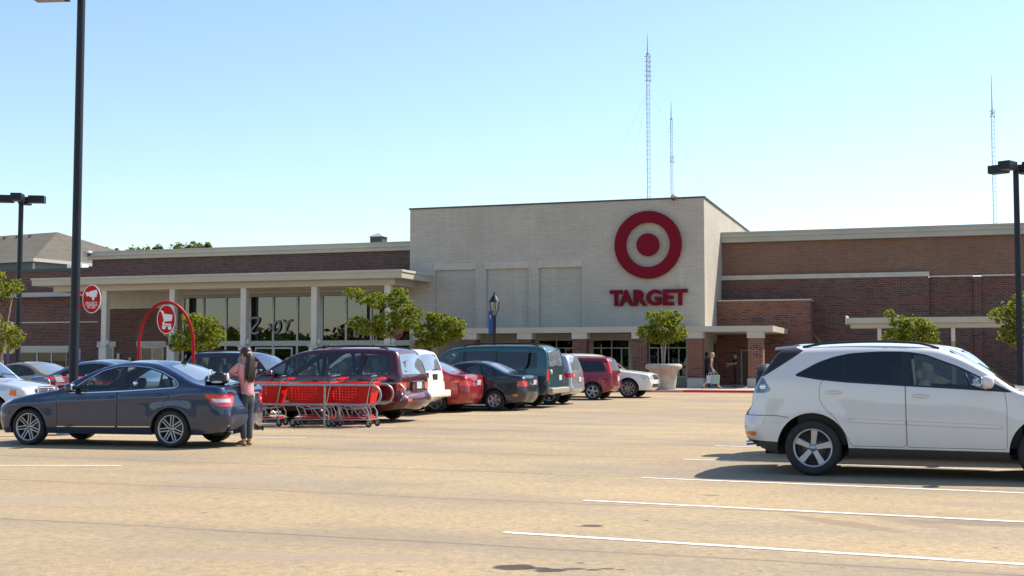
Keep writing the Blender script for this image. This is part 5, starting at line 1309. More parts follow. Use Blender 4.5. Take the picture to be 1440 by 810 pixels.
# cart prototype (nose at +x)
def make_cart():
    root = thing('shopping_cart', 'x', 'shopping cart')
    mm = MB()
    A = lambda u, v: Vector((-.40 + u * .93 + (-.09 + .12 * u) * v, 0, .50 + .05 * u + (.49 - .08 * u) * v))
    def lattice(P, nu, nv, off, hole=lambda i, j: True, k=.36):
        for i in range(nu):
            for j in range(nv):
                c = [P((i + a) / nu, (j + b) / nv) for a, b in ((0, 0), (1, 0), (1, 1), (0, 1))]
                if not hole(i, j): mm.add(c, [(0, 1, 2, 3)]); continue
                ctr = (c[0] + c[1] + c[2] + c[3]) / 4; mids = [(c[q] + c[(q + 1) % 4]) / 2 for q in range(4)]
                d = [ctr + (m_ - ctr) * (k * 2) for m_ in mids]
                mm.add(c + d, [(0, 1, 4), (1, 5, 4), (1, 2, 5), (2, 6, 5), (2, 3, 6), (3, 7, 6), (3, 0, 7), (0, 4, 7)])
    for sg in (1, -1):
        lattice(lambda u, v: A(u, v) + Vector((0, sg * (.21 + .06 * v - .05 * u), 0)), 13, 7, 0, lambda i, j: i > 3 and 0 < j < 6 and i < 12 and (i + j > 6), .47)
    lattice(lambda u, v: A(1, v) + Vector((0, (-.16 - .06 * v) * (1 - 2 * u), 0)), 8, 7, 0, lambda i, j: 0 < j < 6)
    lattice(lambda u, v: A(v, 0) + Vector((0, (-.21 + .05 * v) * (1 - 2 * u), 0)), 6, 12, 0)
    lattice(lambda u, v: A(0, v) + Vector((0, (-.21 - .06 * v) * (1 - 2 * u), 0)), 8, 7, 0, lambda i, j: False)
    rim = [A(0, 1) + Vector((0, -.27, 0)), A(1, 1) + Vector((0, -.22, 0)), A(1, 1) + Vector((0, .22, 0)), A(0, 1) + Vector((0, .27, 0))]
    bk = mm.build('basket', M['cartred'], root)
    so_ = bk.modifiers.new('thickness', 'SOLIDIFY'); so_.thickness = .008
    b = MB(); b.tube(rim, .016, 6, closed=True); b.build('rim', M['cartred'], bk)
    b = MB(); b.lathe([(.022, -.006), (.034, -.006), (.034, .004), (.022, .004)], 16, 'y', 0, (.05, -.262, .90)); b.lathe([(.001, -.006), (.011, -.006)], 12, 'y', 0, (.05, -.264, .90)); b.build('emblem', M['plate'], bk)
    b = MB()
    for sg in (1, -1):
        y = sg * .29
        b.tube([(-.60, y, 1.075), (-.52, y, 1.08), (-.46, y, 1.0), (-.36, y * .95, .48), (-.30, y * .93, .42), (.10, y * .86, .40), (.42, y * .72, .50)], .013, 6)
        b.tube([(-.34, y * .94, .46), (-.42, y, .32), (-.42, y, .16)], .013, 6)
        b.tube([(-.05, y * .88, .41), (-.22, y * .93, .22), (-.42, y, .17)], .012, 6)
        b.tube([(.34, y * .76, .46), (.22, y * .8, .20), (.40, y * .7, .15)], .012, 6)
        b.tube([(-.42, y, .17), (.44, y * .66, .15)], .014, 6)
    b.tube([(-.42, -.29, .17), (-.42, .29, .17)], .012, 6); b.tube([(.44, -.19, .15), (.44, .19, .15)], .012, 6)
    b.build('frame', M['cartwire'], root)
    b = MB(); b.tube([(-.61, -.30, 1.078), (-.61, .30, 1.078)], .021, 8); b.box(-.635, -.585, -.16, .16, 1.06, 1.105); b.build('handle', M['cartred'], root)
    b = MB(); b.hexa([(-.36, -.16, .98), (-.34, -.16, .98), (-.34, .16, .98), (-.36, .16, .98), (-.43, -.16, 1.12), (-.415, -.16, 1.12), (-.415, .16, 1.12), (-.43, .16, 1.12)])
    for sg in (1, -1): b.tube([(-.33, sg * .18, .96), (-.44, sg * .18, 1.14)], .012, 6)
    b.tube([(-.44, -.18, 1.14), (-.44, .18, 1.14)], .012, 6); b.build('child_seat', plain('grey_plastic', (.16, .16, .165), .6), root)
    b = MB(); b.box(-.34, .40, -.19, .19, .185, .205); b.box(-.40, -.34, -.22, .22, .17, .22); b.build('bottom_tray', M['cartred'], root, bevel=.01)
    cm = MB(); cm.lathe([(.012, -.014), (.055, -.017), (.065, -.012), (.065, .012), (.055, .017), (.012, .014)], 18, 'y', 0, (0, 0, .065)); cm.lathe([(.001, -.018), (.03, -.019), (.03, .019), (.001, .018)], 10, 'y', 1, (0, 0, .065))
    cm.box(-.02, .03, -.026, -.021, .06, .15, 1); cm.box(-.02, .03, .021, .026, .06, .15, 1)
    first = None
    for x, y in ((-.42, .29), (-.42, -.29), (.42, .2), (.42, -.2)):
        if first is None: first = cm.build('caster', [M['rubber'], M['galv']], root, loc=(x, y, 0))
        else:
            c = bpy.data.objects.new('caster', first.data); COL.objects.link(c); c.parent = root; c.location = (x, y, 0)
    return root
proto = make_cart(); cart_n = 0
def cart(along, across, yaw, label, flip=False):
    """along: metres from the corral mouth towards its back, nose inward (or outward)"""
    global cart_n
    o = proto if cart_n == 0 else copy_tree(proto); cart_n += 1
    p = Vector((-2.86, 26.75, 0)) + CD * (-along) + CN * across
    o.location = p; o.rotation_euler = (0, 0, -math.radians(9) + (0 if flip else PI) + math.radians(yaw)); o.scale = (1.0, 1.0, .985)
    o['label'] = label; o['group'] = 'red shopping carts in the corral'
G1 = cart
cart(.72, .50, -4, 'red shopping cart nearest the mouth of the corral, in the front bay')
cart(1.66, .46, 2, 'red shopping cart second in the front bay, behind the rail post')
cart(2.84, .50, 5, 'red shopping cart beside the slate sedan tail, third in the front bay')
cart(1.02, 1.58, 3, 'red shopping cart nearest the mouth in the rear bay, its handle against the minivan')
cart(1.9, 1.55, -2, 'red shopping cart tucked second in the rear bay against the minivan')
cart(7.35, .35, 2, 'foremost red shopping cart behind the hood of the slate sedan', True)
cart(7.0, 1.15, -3, 'red shopping cart left of the thick pole, in front of the blue grey sedan', True)
cart(7.65, 1.5, 4, 'red shopping cart at the back end of the corral near the silver grille', True)

# ------------------------------------------------------------------ lamp poles
M['lamp_lens'] = plain('lamp_lens_glass', (.14, .14, .135), .2)
def lamp_pole(label, x, y, h, r, rz, sc=1.0, heads=4):
    t_ = thing('lamp_pole', label, 'lamp post', (x, y, 0), rz, 'dark parking lot lamp poles')
    mm = MB(); mm.lathe([(r * 1.06, .02), (r, 1.0), (r * .86, h)], 20); mm.lathe([(.001, h + .03), (r * .86, h)], 20); mm.build('pole', M['polepaint'], t_)
    mm = MB(); mm.lathe([(.30, 0), (.30, .42), (.27, .46), (.001, .46)], 24); mm.build('concrete_base', walk, t_)
    for k in range(heads):
        a = k * (PI / 2 if heads == 4 else PI / 2.2); mm = MB(); mm.box(r * .5, .38, -.05, .05, h - .12, h - .02); st = len(mm.v)
        mm.box(.34, 1.04, -.235, .235, h - .21, h + .11)
        mm.xf(Matrix.Rotation(a, 4, 'Z')); o = mm.build('lamp_head', M['polepaint'], t_, bevel=.015)
        mm = MB(); mm.box(.40, .98, -.18, .18, h - .222, h - .2105); mm.xf(Matrix.Rotation(a, 4, 'Z')); mm.build('lens', M['lamp_lens'], o)
    return t_
lamp_pole('thick near lamp pole carrying a red camera sign, cut by the top of the photo', -8.76, 24.5, 9.04, .092, PI - .1, heads=2)
lamp_pole('distant lamp pole at the left edge carrying a cluster of dark box heads', -22.4, 55.5, 8.84, .125, .15)
lamp_pole('lamp pole at the right edge in front of the brick wing', 19.75, 47.6, 9.05, .125, .75)
camera_sign((-8.40, 24.42, 2.70), .10, 'red oval camera sign with lettering bolted to the thick near lamp pole')
camera_sign((-22.72, 55.2, 2.75), .12, 'small distant red oval camera sign beside the left edge lamp pole', s=1.55)
sp_ = thing('sign_post', 'blue post with pale yellow plates under a red oval at the left edge', 'sign post', (-22.75, 55.3, 0), .12)
mm = MB(); mm.tube([(0, 0, 0), (0, 0, 3.1)], .04, 8); mm.build('post', plain('post_blue', (.06, .10, .28), .5), sp_)
mm = MB(); mm.box(-.20, -.06, -.06, -.045, 1.75, 2.35); mm.box(.06, .20, -.06, -.045, 1.75, 2.35); mm.build('plate', plain('pale_yellow', (.55, .47, .22), .6), sp_)
bs_ = thing('blue_sign', 'small blue plate sign just right of the thick near lamp pole', 'sign', (-13.0, 36.5, 0), .1)
mm = MB(); mm.tube([(0, 0, 0), (0, 0, 1.80)], .03, 8); mm.build('post', M['galv'], bs_)
mm = MB(); mm.box(-.14, .14, -.045, -.03, 1.45, 1.80); mm.build('plate', plain('sign_blue', (.10, .20, .58), .5), bs_, bevel=.01)

pl = thing('street_lantern', 'black acorn street lantern post with a blue banner before the pale block', 'street lamp', (-.82, 57.0, 0), RZ)
mm = MB(); mm.lathe([(.20, 0), (.20, .25), (.13, .4), (.09, .9), (.075, 3.4), (.10, 3.46), (.06, 3.55)], 14); mm.build('post', M['polepaint'], pl)
mm = MB(); mm.lathe([(.09, 3.55), (.20, 3.82), (.245, 4.08), (.235, 4.16)], 14); mm.build('glass_globe', glass('lantern_glass', (.75, .75, .70), .12, .1), pl)
mm = MB(); mm.lathe([(.27, 4.15), (.24, 4.22), (.13, 4.40), (.05, 4.50), (.035, 4.60), (.001, 4.66)], 14)
for k in range(6):
    a = k * PI / 3; mm.tube([(.09 * math.cos(a), .09 * math.sin(a), 3.55), (.205 * math.cos(a), .205 * math.sin(a), 3.82), (.245 * math.cos(a), .245 * math.sin(a), 4.15)], .012, 5)
mm.build('lantern_cap', M['polepaint'], pl)
bn = thing('banner', 'narrow blue banner hanging on the black lantern post', 'banner', (-.82, 57.0, 0), RZ)
mm = MB(); mm.box(-.29, -.09, -.012, .012, 2.66, 3.70); mm.build('cloth', plain('banner_blue', (.015, .07, .34), .7), bn)
mm = MB(); mm.tube([(-.29, 0, 3.72), (-.05, 0, 3.72)], .015, 6); mm.tube([(-.29, 0, 2.64), (-.05, 0, 2.64)], .015, 6); mm.build('bracket', M['polepaint'], bn)
icon(bn, [[(-.215, 3.5), (-.18, 3.56), (-.165, 3.5), (-.185, 3.44), (-.19, 3.36), (-.205, 3.36), (-.2, 3.44)]], -.016)

# ------------------------------------------------------------------ planter and trees
LEAF = leafmat('leaf_yellow_green', (.035, .075, .004), (.14, .18, .008), (.40, .40, .03))
LEAFD = leafmat('leaf_green', (.02, .045, .008), (.045, .08, .012), (.085, .11, .016))
BARK = plain('pale_bark', (.36, .30, .24), .8, var=.2, vscale=10)
BARKD = plain('dark_bark', (.12, .09, .065), .85, var=.2, vscale=8)
def leaves(clusters, n, size, seed, parent, mat, squash=.9):
    r = np.random.default_rng(seed); vol = np.array([c[3] * c[4] * c[5] for c in clusters]) ** .75; k = r.choice(len(clusters), n, p=vol / vol.sum())
    C = np.array(clusters)[k]; d = r.normal(size=(n, 3)); d /= np.linalg.norm(d, axis=1, keepdims=True); rad = r.uniform(.35, 1.0, n) ** .55 * (1 + .14 * r.normal(size=n) * (r.random(n) < .5))
    # knot the leaves into twigs so gaps and clumps appear
    tw = r.normal(size=(max(8, n // 22), 3)); P = C[:, :3] + d * C[:, 3:6] * rad[:, None]
    twc = P[r.choice(n, len(tw))]; near = r.integers(0, len(tw), n); pull = r.random(n) < .62
    if n > 50:
        D = ((P[:, None, :] - twc[None]) ** 2).sum(2) if n * len(tw) < 8e6 else None
        if D is not None: near = D.argmin(1)
    P[pull] = twc[near[pull]] + (P[pull] - twc[near[pull]]) * .30
    a = r.normal(size=(n, 3)); a[:, 2] *= .6; a /= np.linalg.norm(a, axis=1, keepdims=True); b = np.cross(a, r.normal(size=(n, 3))); b /= np.linalg.norm(b, axis=1, keepdims=True)
    s = size * r.uniform(.6, 1.3, n)[:, None]; nn = np.cross(a, b)
    V = np.stack([P - a * s, P + b * s * .45 + nn * s * .12, P + a * s, P - b * s * .45 + nn * s * .12], 1).reshape(-1, 3); Fc = np.arange(4 * n).reshape(-1, 4)
    return link_mesh('crown', V, Fc, mat, parent, smooth=False)
def tree(label, x, y, z0, stems, clusters, n, size, seed, mat=None, bark=None, name='small_tree', group=None, r0=.05):
    t_ = thing(name, label, 'tree', (x, y, z0), 0, group); r = random.Random(seed); mm = MB()
    for (sx, sy) in stems:
        for c in r.sample(clusters, min(len(clusters), 3 if len(stems) > 1 else len(clusters))):
            p0 = Vector((sx * .35, sy * .35, 0)); p2 = Vector(c[:3]); low = min(q[2] - q[5] for q in clusters); p1 = Vector((sx, sy, max(.3, low + .2)))
            q = [p0, p0.lerp(p1, .55) + Vector((r.uniform(-.04, .04), r.uniform(-.04, .04), 0)), p1, p1.lerp(p2, .5) + Vector((r.uniform(-.08, .08), r.uniform(-.08, .08), .05)), p2]
            mm.tube(q, [r0, r0 * .85, r0 * .7, r0 * .45, r0 * .18], 6)
            for _ in range(4):
                e = p2 + Vector((r.gauss(0, c[3] * .6), r.gauss(0, c[4] * .6), r.gauss(0, c[5] * .6))); mm.tube([q[3].lerp(p2, r.random()), e], [r0 * .2, r0 * .08], 4)
    mm.build('trunk', bark or BARK, t_); leaves(clusters, n, size, seed, t_, mat or LEAF); return t_

px_, py_ = 7.08, 57.2
pt = thing('stone_planter', 'big round stone planter pot with rolled rim beside the white crossover', 'planter', (px_, py_, .10))
mm = MB(); mm.lathe([(.001, 0), (.52, 0), (.54, .06), (.60, .45), (.665, .86), (.70, .87), (.715, .90), (.76, .92), (.835, .96), (.86, 1.05), (.835, 1.14), (.76, 1.18), (.68, 1.175), (.66, 1.10), (.001, 1.08)], 40)
mm.build('pot', plain('cast_stone', (.42, .385, .31), .85, var=.14, vscale=3, bump=.3), pt)
mm = MB(); mm.lathe([(.001, 1.11), (.4, 1.10), (.655, 1.07)], 24); mm.build('soil', plain('soil', (.05, .035, .025), .95), pt)
mm = MB(); P = round_poly([(-2.2, -1.1), (1.5, -1.2), (1.5, 1.1), (-2.2, 1.1)], .7, 6); mm.prism([tuple(p) for p in P], lambda x, y: (x, y, -.1), lambda x, y: (x, y, .09))
isl = mm.build('kerb_island', walk, None, bevel=.02); isl.location = (px_ - .15, py_ - .1, 0); isl.rotation_euler = (0, 0, RZ); isl['kind'] = 'structure'
tree('small yellow green tree growing in the big stone planter', px_ - .05, py_, 1.2, [(-.06, 0), (.10, .05), (.18, -.06)],
     [(-.75, 0, 1.55, .52, .6, .38), (.0, 0, 1.75, .75, .8, .50), (.72, 0, 1.6, .50, .6, .42), (.15, .1, 2.25, .55, .6, .42), (-.45, 0, 2.3, .38, .45, .28), (.62, 0, 2.25, .38, .4, .32), (.05, 0, 1.25, .75, .6, .26), (-.35, -.3, 1.25, .5, .4, .25)], 6000, .074, 11, r0=.03)
def at(px, Z): return (px - 720) / F_PX * Z
tree('loose yellow green tree at the right end of the long canopy', at(527, 58.5), 58.5, .1, [(-.05, 0), (.08, 0)],
     [(-1.05, 0, 4.55, .58, .5, .28), (-.55, 0, 4.25, .45, .4, .24), (.25, 0, 4.2, .75, .6, .45), (1.15, 0, 4.45, .50, .5, .42), (1.3, 0, 3.9, .65, .6, .42), (-.85, 0, 3.15, .55, .5, .33), (-.3, 0, 2.85, .75, .6, .36), (.55, 0, 3.2, .8, .7, .48), (1.5, 0, 3.2, .8, .7, .50), (.55, 0, 2.6, .5, .5, .25), (1.95, 0, 3.6, .45, .4, .3)], 8500, .078, 21, r0=.035)
tree('low wide green tree between the canopy end and the lantern post', at(612, 59.5), 59.5, .1, [(-.05, 0), (.06, 0)],
     [(-.55, 0, 2.75, .60, .6, .42), (.25, 0, 3.2, .65, .6, .42), (.95, 0, 3.05, .55, .5, .42), (.35, 0, 2.55, .8, .6, .34), (1.0, 0, 2.6, .45, .5, .3), (-.1, 0, 3.45, .4, .4, .28), (-.7, 0, 2.15, .38, .4, .2), (.0, 0, 2.2, .6, .5, .25)], 6400, .078, 22, r0=.03)
tree('round green tree behind the red arch', at(276, 52), 52, .0, [(0, 0)],
     [(-.55, 0, 2.35, .65, .6, .42), (.15, 0, 2.75, .75, .7, .48), (.75, 0, 2.45, .55, .6, .5), (-.1, 0, 3.2, .5, .5, .3), (.55, 0, 3.05, .5, .5, .3), (.2, 0, 2.1, .7, .6, .3), (-.8, 0, 2.0, .4, .4, .25)], 5600, .072, 23, r0=.05)
tree('bright yellow green tree in front of the shelter canopy', at(1280, 51), 51, .2, [(-.1, 0), (.12, 0)],
     [(-.65, 0, 2.15, .55, .5, .42), (.1, 0, 2.25, .7, .6, .50), (.75, 0, 2.1, .48, .5, .42), (.3, 0, 2.75, .6, .5, .34), (-.45, 0, 2.85, .5, .4, .28), (-.85, 0, 3.2, .22, .25, .22), (.0, 0, 1.6, .8, .6, .35), (.75, 0, 2.6, .35, .35, .25)], 6000, .072, 24, r0=.05)
tree('yellow green tree cut by the right edge of the photo', at(1434, 49), 49, .0, [(-.1, 0), (.12, 0)],
     [(-.75, 0, 3.25, .5, .5, .35), (.0, 0, 3.5, .7, .6, .45), (.1, 0, 2.75, .75, .6, .5), (-.35, 0, 2.55, .55, .5, .4), (.8, 0, 3.2, .6, .6, .5), (.25, 0, 4.0, .5, .5, .3), (.9, 0, 2.5, .6, .6, .4), (.15, 0, 2.1, .6, .5, .25)], 6400, .072, 25, r0=.05)
tree('yellow green tree on the left edge with two leaf clumps', at(4, 50), 50, .0, [(0, 0)],
     [(-.2, 0, 4.3, .65, .6, .42), (.45, 0, 4.45, .42, .5, .30), (-.5, 0, 4.9, .6, .5, .3), (.0, 0, 2.65, .6, .6, .42), (.5, 0, 2.4, .4, .5, .35), (-.6, 0, 2.9, .6, .6, .5), (-.8, 0, 3.7, .6, .6, .5), (.1, 0, 2.1, .6, .5, .3)], 5600, .072, 26, r0=.05)
# tree tops over the left roof
def far_tree(label, px, Z, zt, w, seed):
    r = random.Random(seed); cl = [(r.uniform(-w, w), r.uniform(-w, w), zt - 1.6 - r.uniform(0, 2.2) - abs(0), w * .55, w * .55, 1.5) for _ in range(7)] + [(0, 0, zt - 1.8, w * .7, w * .7, 1.7)]
    tree(label, at(px, Z), Z, 0, [(0, 0)], cl, 2600, .28, seed, LEAFD, BARKD, 'far_tree', 'tree tops over the left roof', r0=.25)
for px, zt, w_, sd, lb in ((190, 15.55, 1.5, 31, 'leftmost and lowest of the tree tops over the plum brick wing roof'), (221, 15.75, 1.1, 32, 'second tree top from the left over the plum brick wing roof'), (248, 16.0, 1.7, 33, 'broad rounded middle tree top over the plum brick wing roof'), (266, 16.1, 1.9, 34, 'highest of the tree tops over the plum brick wing roof'), (289, 15.9, 1.0, 35, 'rightmost small tree top over the plum brick wing roof')):
    far_tree(lb, px, 150, zt, w_, sd)

# added tree line behind the viewer, only seen mirrored in glass and car doors
def added_wood():
    r = np.random.default_rng(5); n = 16000; x = r.uniform(-230, 260, n); top = 7.6 + 1.6 * np.sin(x * .11) + 1.1 * np.sin(x * .37 + 1) + .7 * np.sin(x * .9); z = top * r.random(n) ** .8; y = -96 + r.normal(size=n) * 4
    a = r.normal(size=(n, 3)); a /= np.linalg.norm(a, axis=1, keepdims=True); b = np.cross(a, r.normal(size=(n, 3))); b /= np.linalg.norm(b, axis=1, keepdims=True)
    P = np.stack([x, y, z + .3], 1); s = r.uniform(.7, 1.5, n)[:, None]
    V = np.stack([P - a * s, P + b * s * .6, P + a * s, P - b * s * .6], 1).reshape(-1, 3)
    return tag(link_mesh('added_wood', V, np.arange(4 * n).reshape(-1, 4), LEAFD, smooth=False), kind='stuff')
added_wood()

# ------------------------------------------------------------------ house and masts
HM = plain('house_green_siding', (.115, .155, .14), .8); HR = plain('house_shingle', (.105, .092, .07), .9, var=.18, vscale=1.5); HT = plain('house_trim', (.45, .42, .36), .7)
hs = thing('house', 'green sided house with brown hipped roof behind the brick annex', 'house', (at(46, 96), 96, 0), math.radians(-28))
# local: x to the left face, corner at origin; faces run along -x and +y
L_, D_, ze, zr = 22.0, 16.0, 9.35, 11.65
bbox_obj('wall', HM, [(-L_, 0, 0, D_, 0, ze)], hs)
mm = MB(); e = .5; c_ = [(-L_ - e, -e, ze), (e, -e, ze), (e, D_ + e, ze), (-L_ - e, D_ + e, ze)]; rg = [(-L_ + 5, D_ / 2, zr + .9), (-6.5, D_ / 2, zr + .9)]
mm.add(c_ + rg, [(0, 1, 5, 4), (1, 2, 5), (2, 3, 4, 5), (3, 0, 4), (3, 2, 1, 0)]); rf = mm.build('roof', HR, hs)
bbox_obj('eave_trim', HT, [(-L_ - e, e, -e - .06, -e, ze - .22, ze + .04), (e, e + .06, -e - .06, D_ + e, ze - .22, ze + .04)], rf)
bbox_obj('downpipe', HT, [(.0, .12, -.14, -.02, 0, ze - .3)], hs)
fr = bbox_obj('window', HT, [(.0, .05, y, y + .12, 7.4, 8.9) for y in (5, 6.4, 7.8)] + [(.0, .05, 5.12, 7.8, 8.78, 8.9), (.0, .05, 5.12, 7.8, 7.4, 7.52)], hs)
pm = MB(); pm.quad((.02, 5, 7.4), (.02, 7.9, 7.4), (.02, 7.9, 8.9), (.02, 5, 8.9)); pm.build('pane', MDG, fr)
for k in range(4): bbox_obj('roof_pipe', MDK, [(-8.5 - 1.6 * k, -8.3 - 1.6 * k, 6.6, 6.8, 11.6, 12.25)], rf)
hs2 = thing('house', 'second house roof with dark pipes half hidden behind the thick pole', 'house', (at(134, 118), 118, 0), math.radians(-30))
bbox_obj('wall', HM, [(-14, 0, 0, 14, 0, 10.0)], hs2); mm = MB(); mm.add([(-14.5, -.5, 10), (.5, -.5, 10), (.5, 14.5, 10), (-14.5, 14.5, 10), (-9, 7, 12.9), (-5, 7, 12.9)], [(0, 1, 5, 4), (1, 2, 5), (2, 3, 4, 5), (3, 0, 4), (3, 2, 1, 0)]); rf = mm.build('roof', HR, hs2)
for k in range(3): bbox_obj('chimney_pipe', MDK, [(-4 + 1.5 * k, -3.75 + 1.5 * k, 4.5, 4.75, 11.2, 12.9 - .2 * k)], rf)

MAST = plain('hazed_mast_steel', (.30, .33, .42), .6, .2)  # pale blue puts distance haze into the steel colour
def mast(label, px, Z, top, wd, ant, mid, guys):
    t_ = thing('radio_mast', label, 'radio mast', (at(px, Z), Z, 0), .3, 'lattice radio masts'); mm = MB(); r = wd / 2; rr = .045
    c = [(r * math.cos(a), r * math.sin(a)) for a in (PI / 2, PI / 2 + 2 * PI / 3, PI / 2 + 4 * PI / 3)]
    for x, y in c: mm.tube([(x, y, 0), (x, y, ant)], rr, 4)
    n = int(ant / (wd * 1.15)); hs_ = np.linspace(0, ant, n + 1)
    for i in range(n):
        for k in range(3):
            a, b = c[k], c[(k + 1) % 3]; mm.tube([(*a, hs_[i]), (*b, hs_[i + 1])] if i % 2 else [(*b, hs_[i]), (*a, hs_[i + 1])], rr * .6, 3, caps=False); mm.tube([(*a, hs_[i + 1]), (*b, hs_[i + 1])], rr * .7, 3, caps=False)
    mm.build('lattice', MAST, t_)
    mm = MB(); mm.tube([(0, 0, ant - .5), (0, 0, top)], [.16, .05], 6); mm.build('whip_antenna', MAST, t_)
    if mid:
        mm = MB()
        for z in np.arange(mid[0], mid[1], 1.2): mm.tube([(-wd * .8, 0, z), (wd * .8, .0, z)], .09, 4); mm.tube([(0, -wd * .7, z + .5), (0, wd * .8, z + .5)], .08, 4); mm.tube([(wd * .8, 0, z - .4), (wd * .8, 0, z + .5)], .07, 4)
        mm.build('antenna_array', MAST, t_)
    if guys:
        mm = MB()
        for a in (-.35, PI + .35, PI / 2):
            for zt, d in guys: mm.tube([(0, 0, zt), (d * math.cos(a), d * math.sin(a), 0)], .018, 3, caps=False)
        mm.build('guy_wire', MAST, t_)
mast('tallest lattice radio mast, rising left of the dome camera over the pale block', 913, 300, 82.2, 1.0, 77.3, (70.5, 77), [(68, 40)])
mast('thin shorter radio mast right of the tallest one, over the pale block', 946, 330, 71.5, .8, 67, (55, 56.2), [(66, 30)])
mast('radio mast crossing the lamp heads at the right edge', 1402, 300, 72, .95, 62.5, (61.5, 63.5), None)
# ------------------------------------------------------------------ people
def skin_mesh(name, J, bones, mat, parent, root=None, sub=2):
    """J: name -> (x, y, z, r) or (x, y, z, rx, ry); bones: pairs of names"""
    names = list(J); idx = {n: i for i, n in enumerate(names)}
    me = bpy.data.meshes.new(name); me.from_pydata([J[n][:3] for n in names], [(idx[a], idx[b]) for a, b in bones], []); me.update()
    o = bpy.data.objects.new(name, me); COL.objects.link(o)
    o.modifiers.new('skin', 'SKIN'); sv = o.data.skin_vertices[0].data
    for i, n in enumerate(names):
        j = J[n]; sv[i].radius = (j[3], j[4] if len(j) > 4 else j[3]); sv[i].use_root = (n == (root or names[0]))
    ss = o.modifiers.new('sub', 'SUBSURF'); ss.levels = sub; ss.render_levels = sub
    bpy.context.view_layer.update()
    nm = bpy.data.meshes.new_from_object(o.evaluated_get(bpy.context.evaluated_depsgraph_get()))
    o.modifiers.clear(); o.data = nm; bpy.data.meshes.remove(me); nm.name = name; nm.materials.clear(); nm.materials.append(mat)
    nm.polygons.foreach_set('use_smooth', np.ones(len(nm.polygons), bool)); o.parent = parent; return o

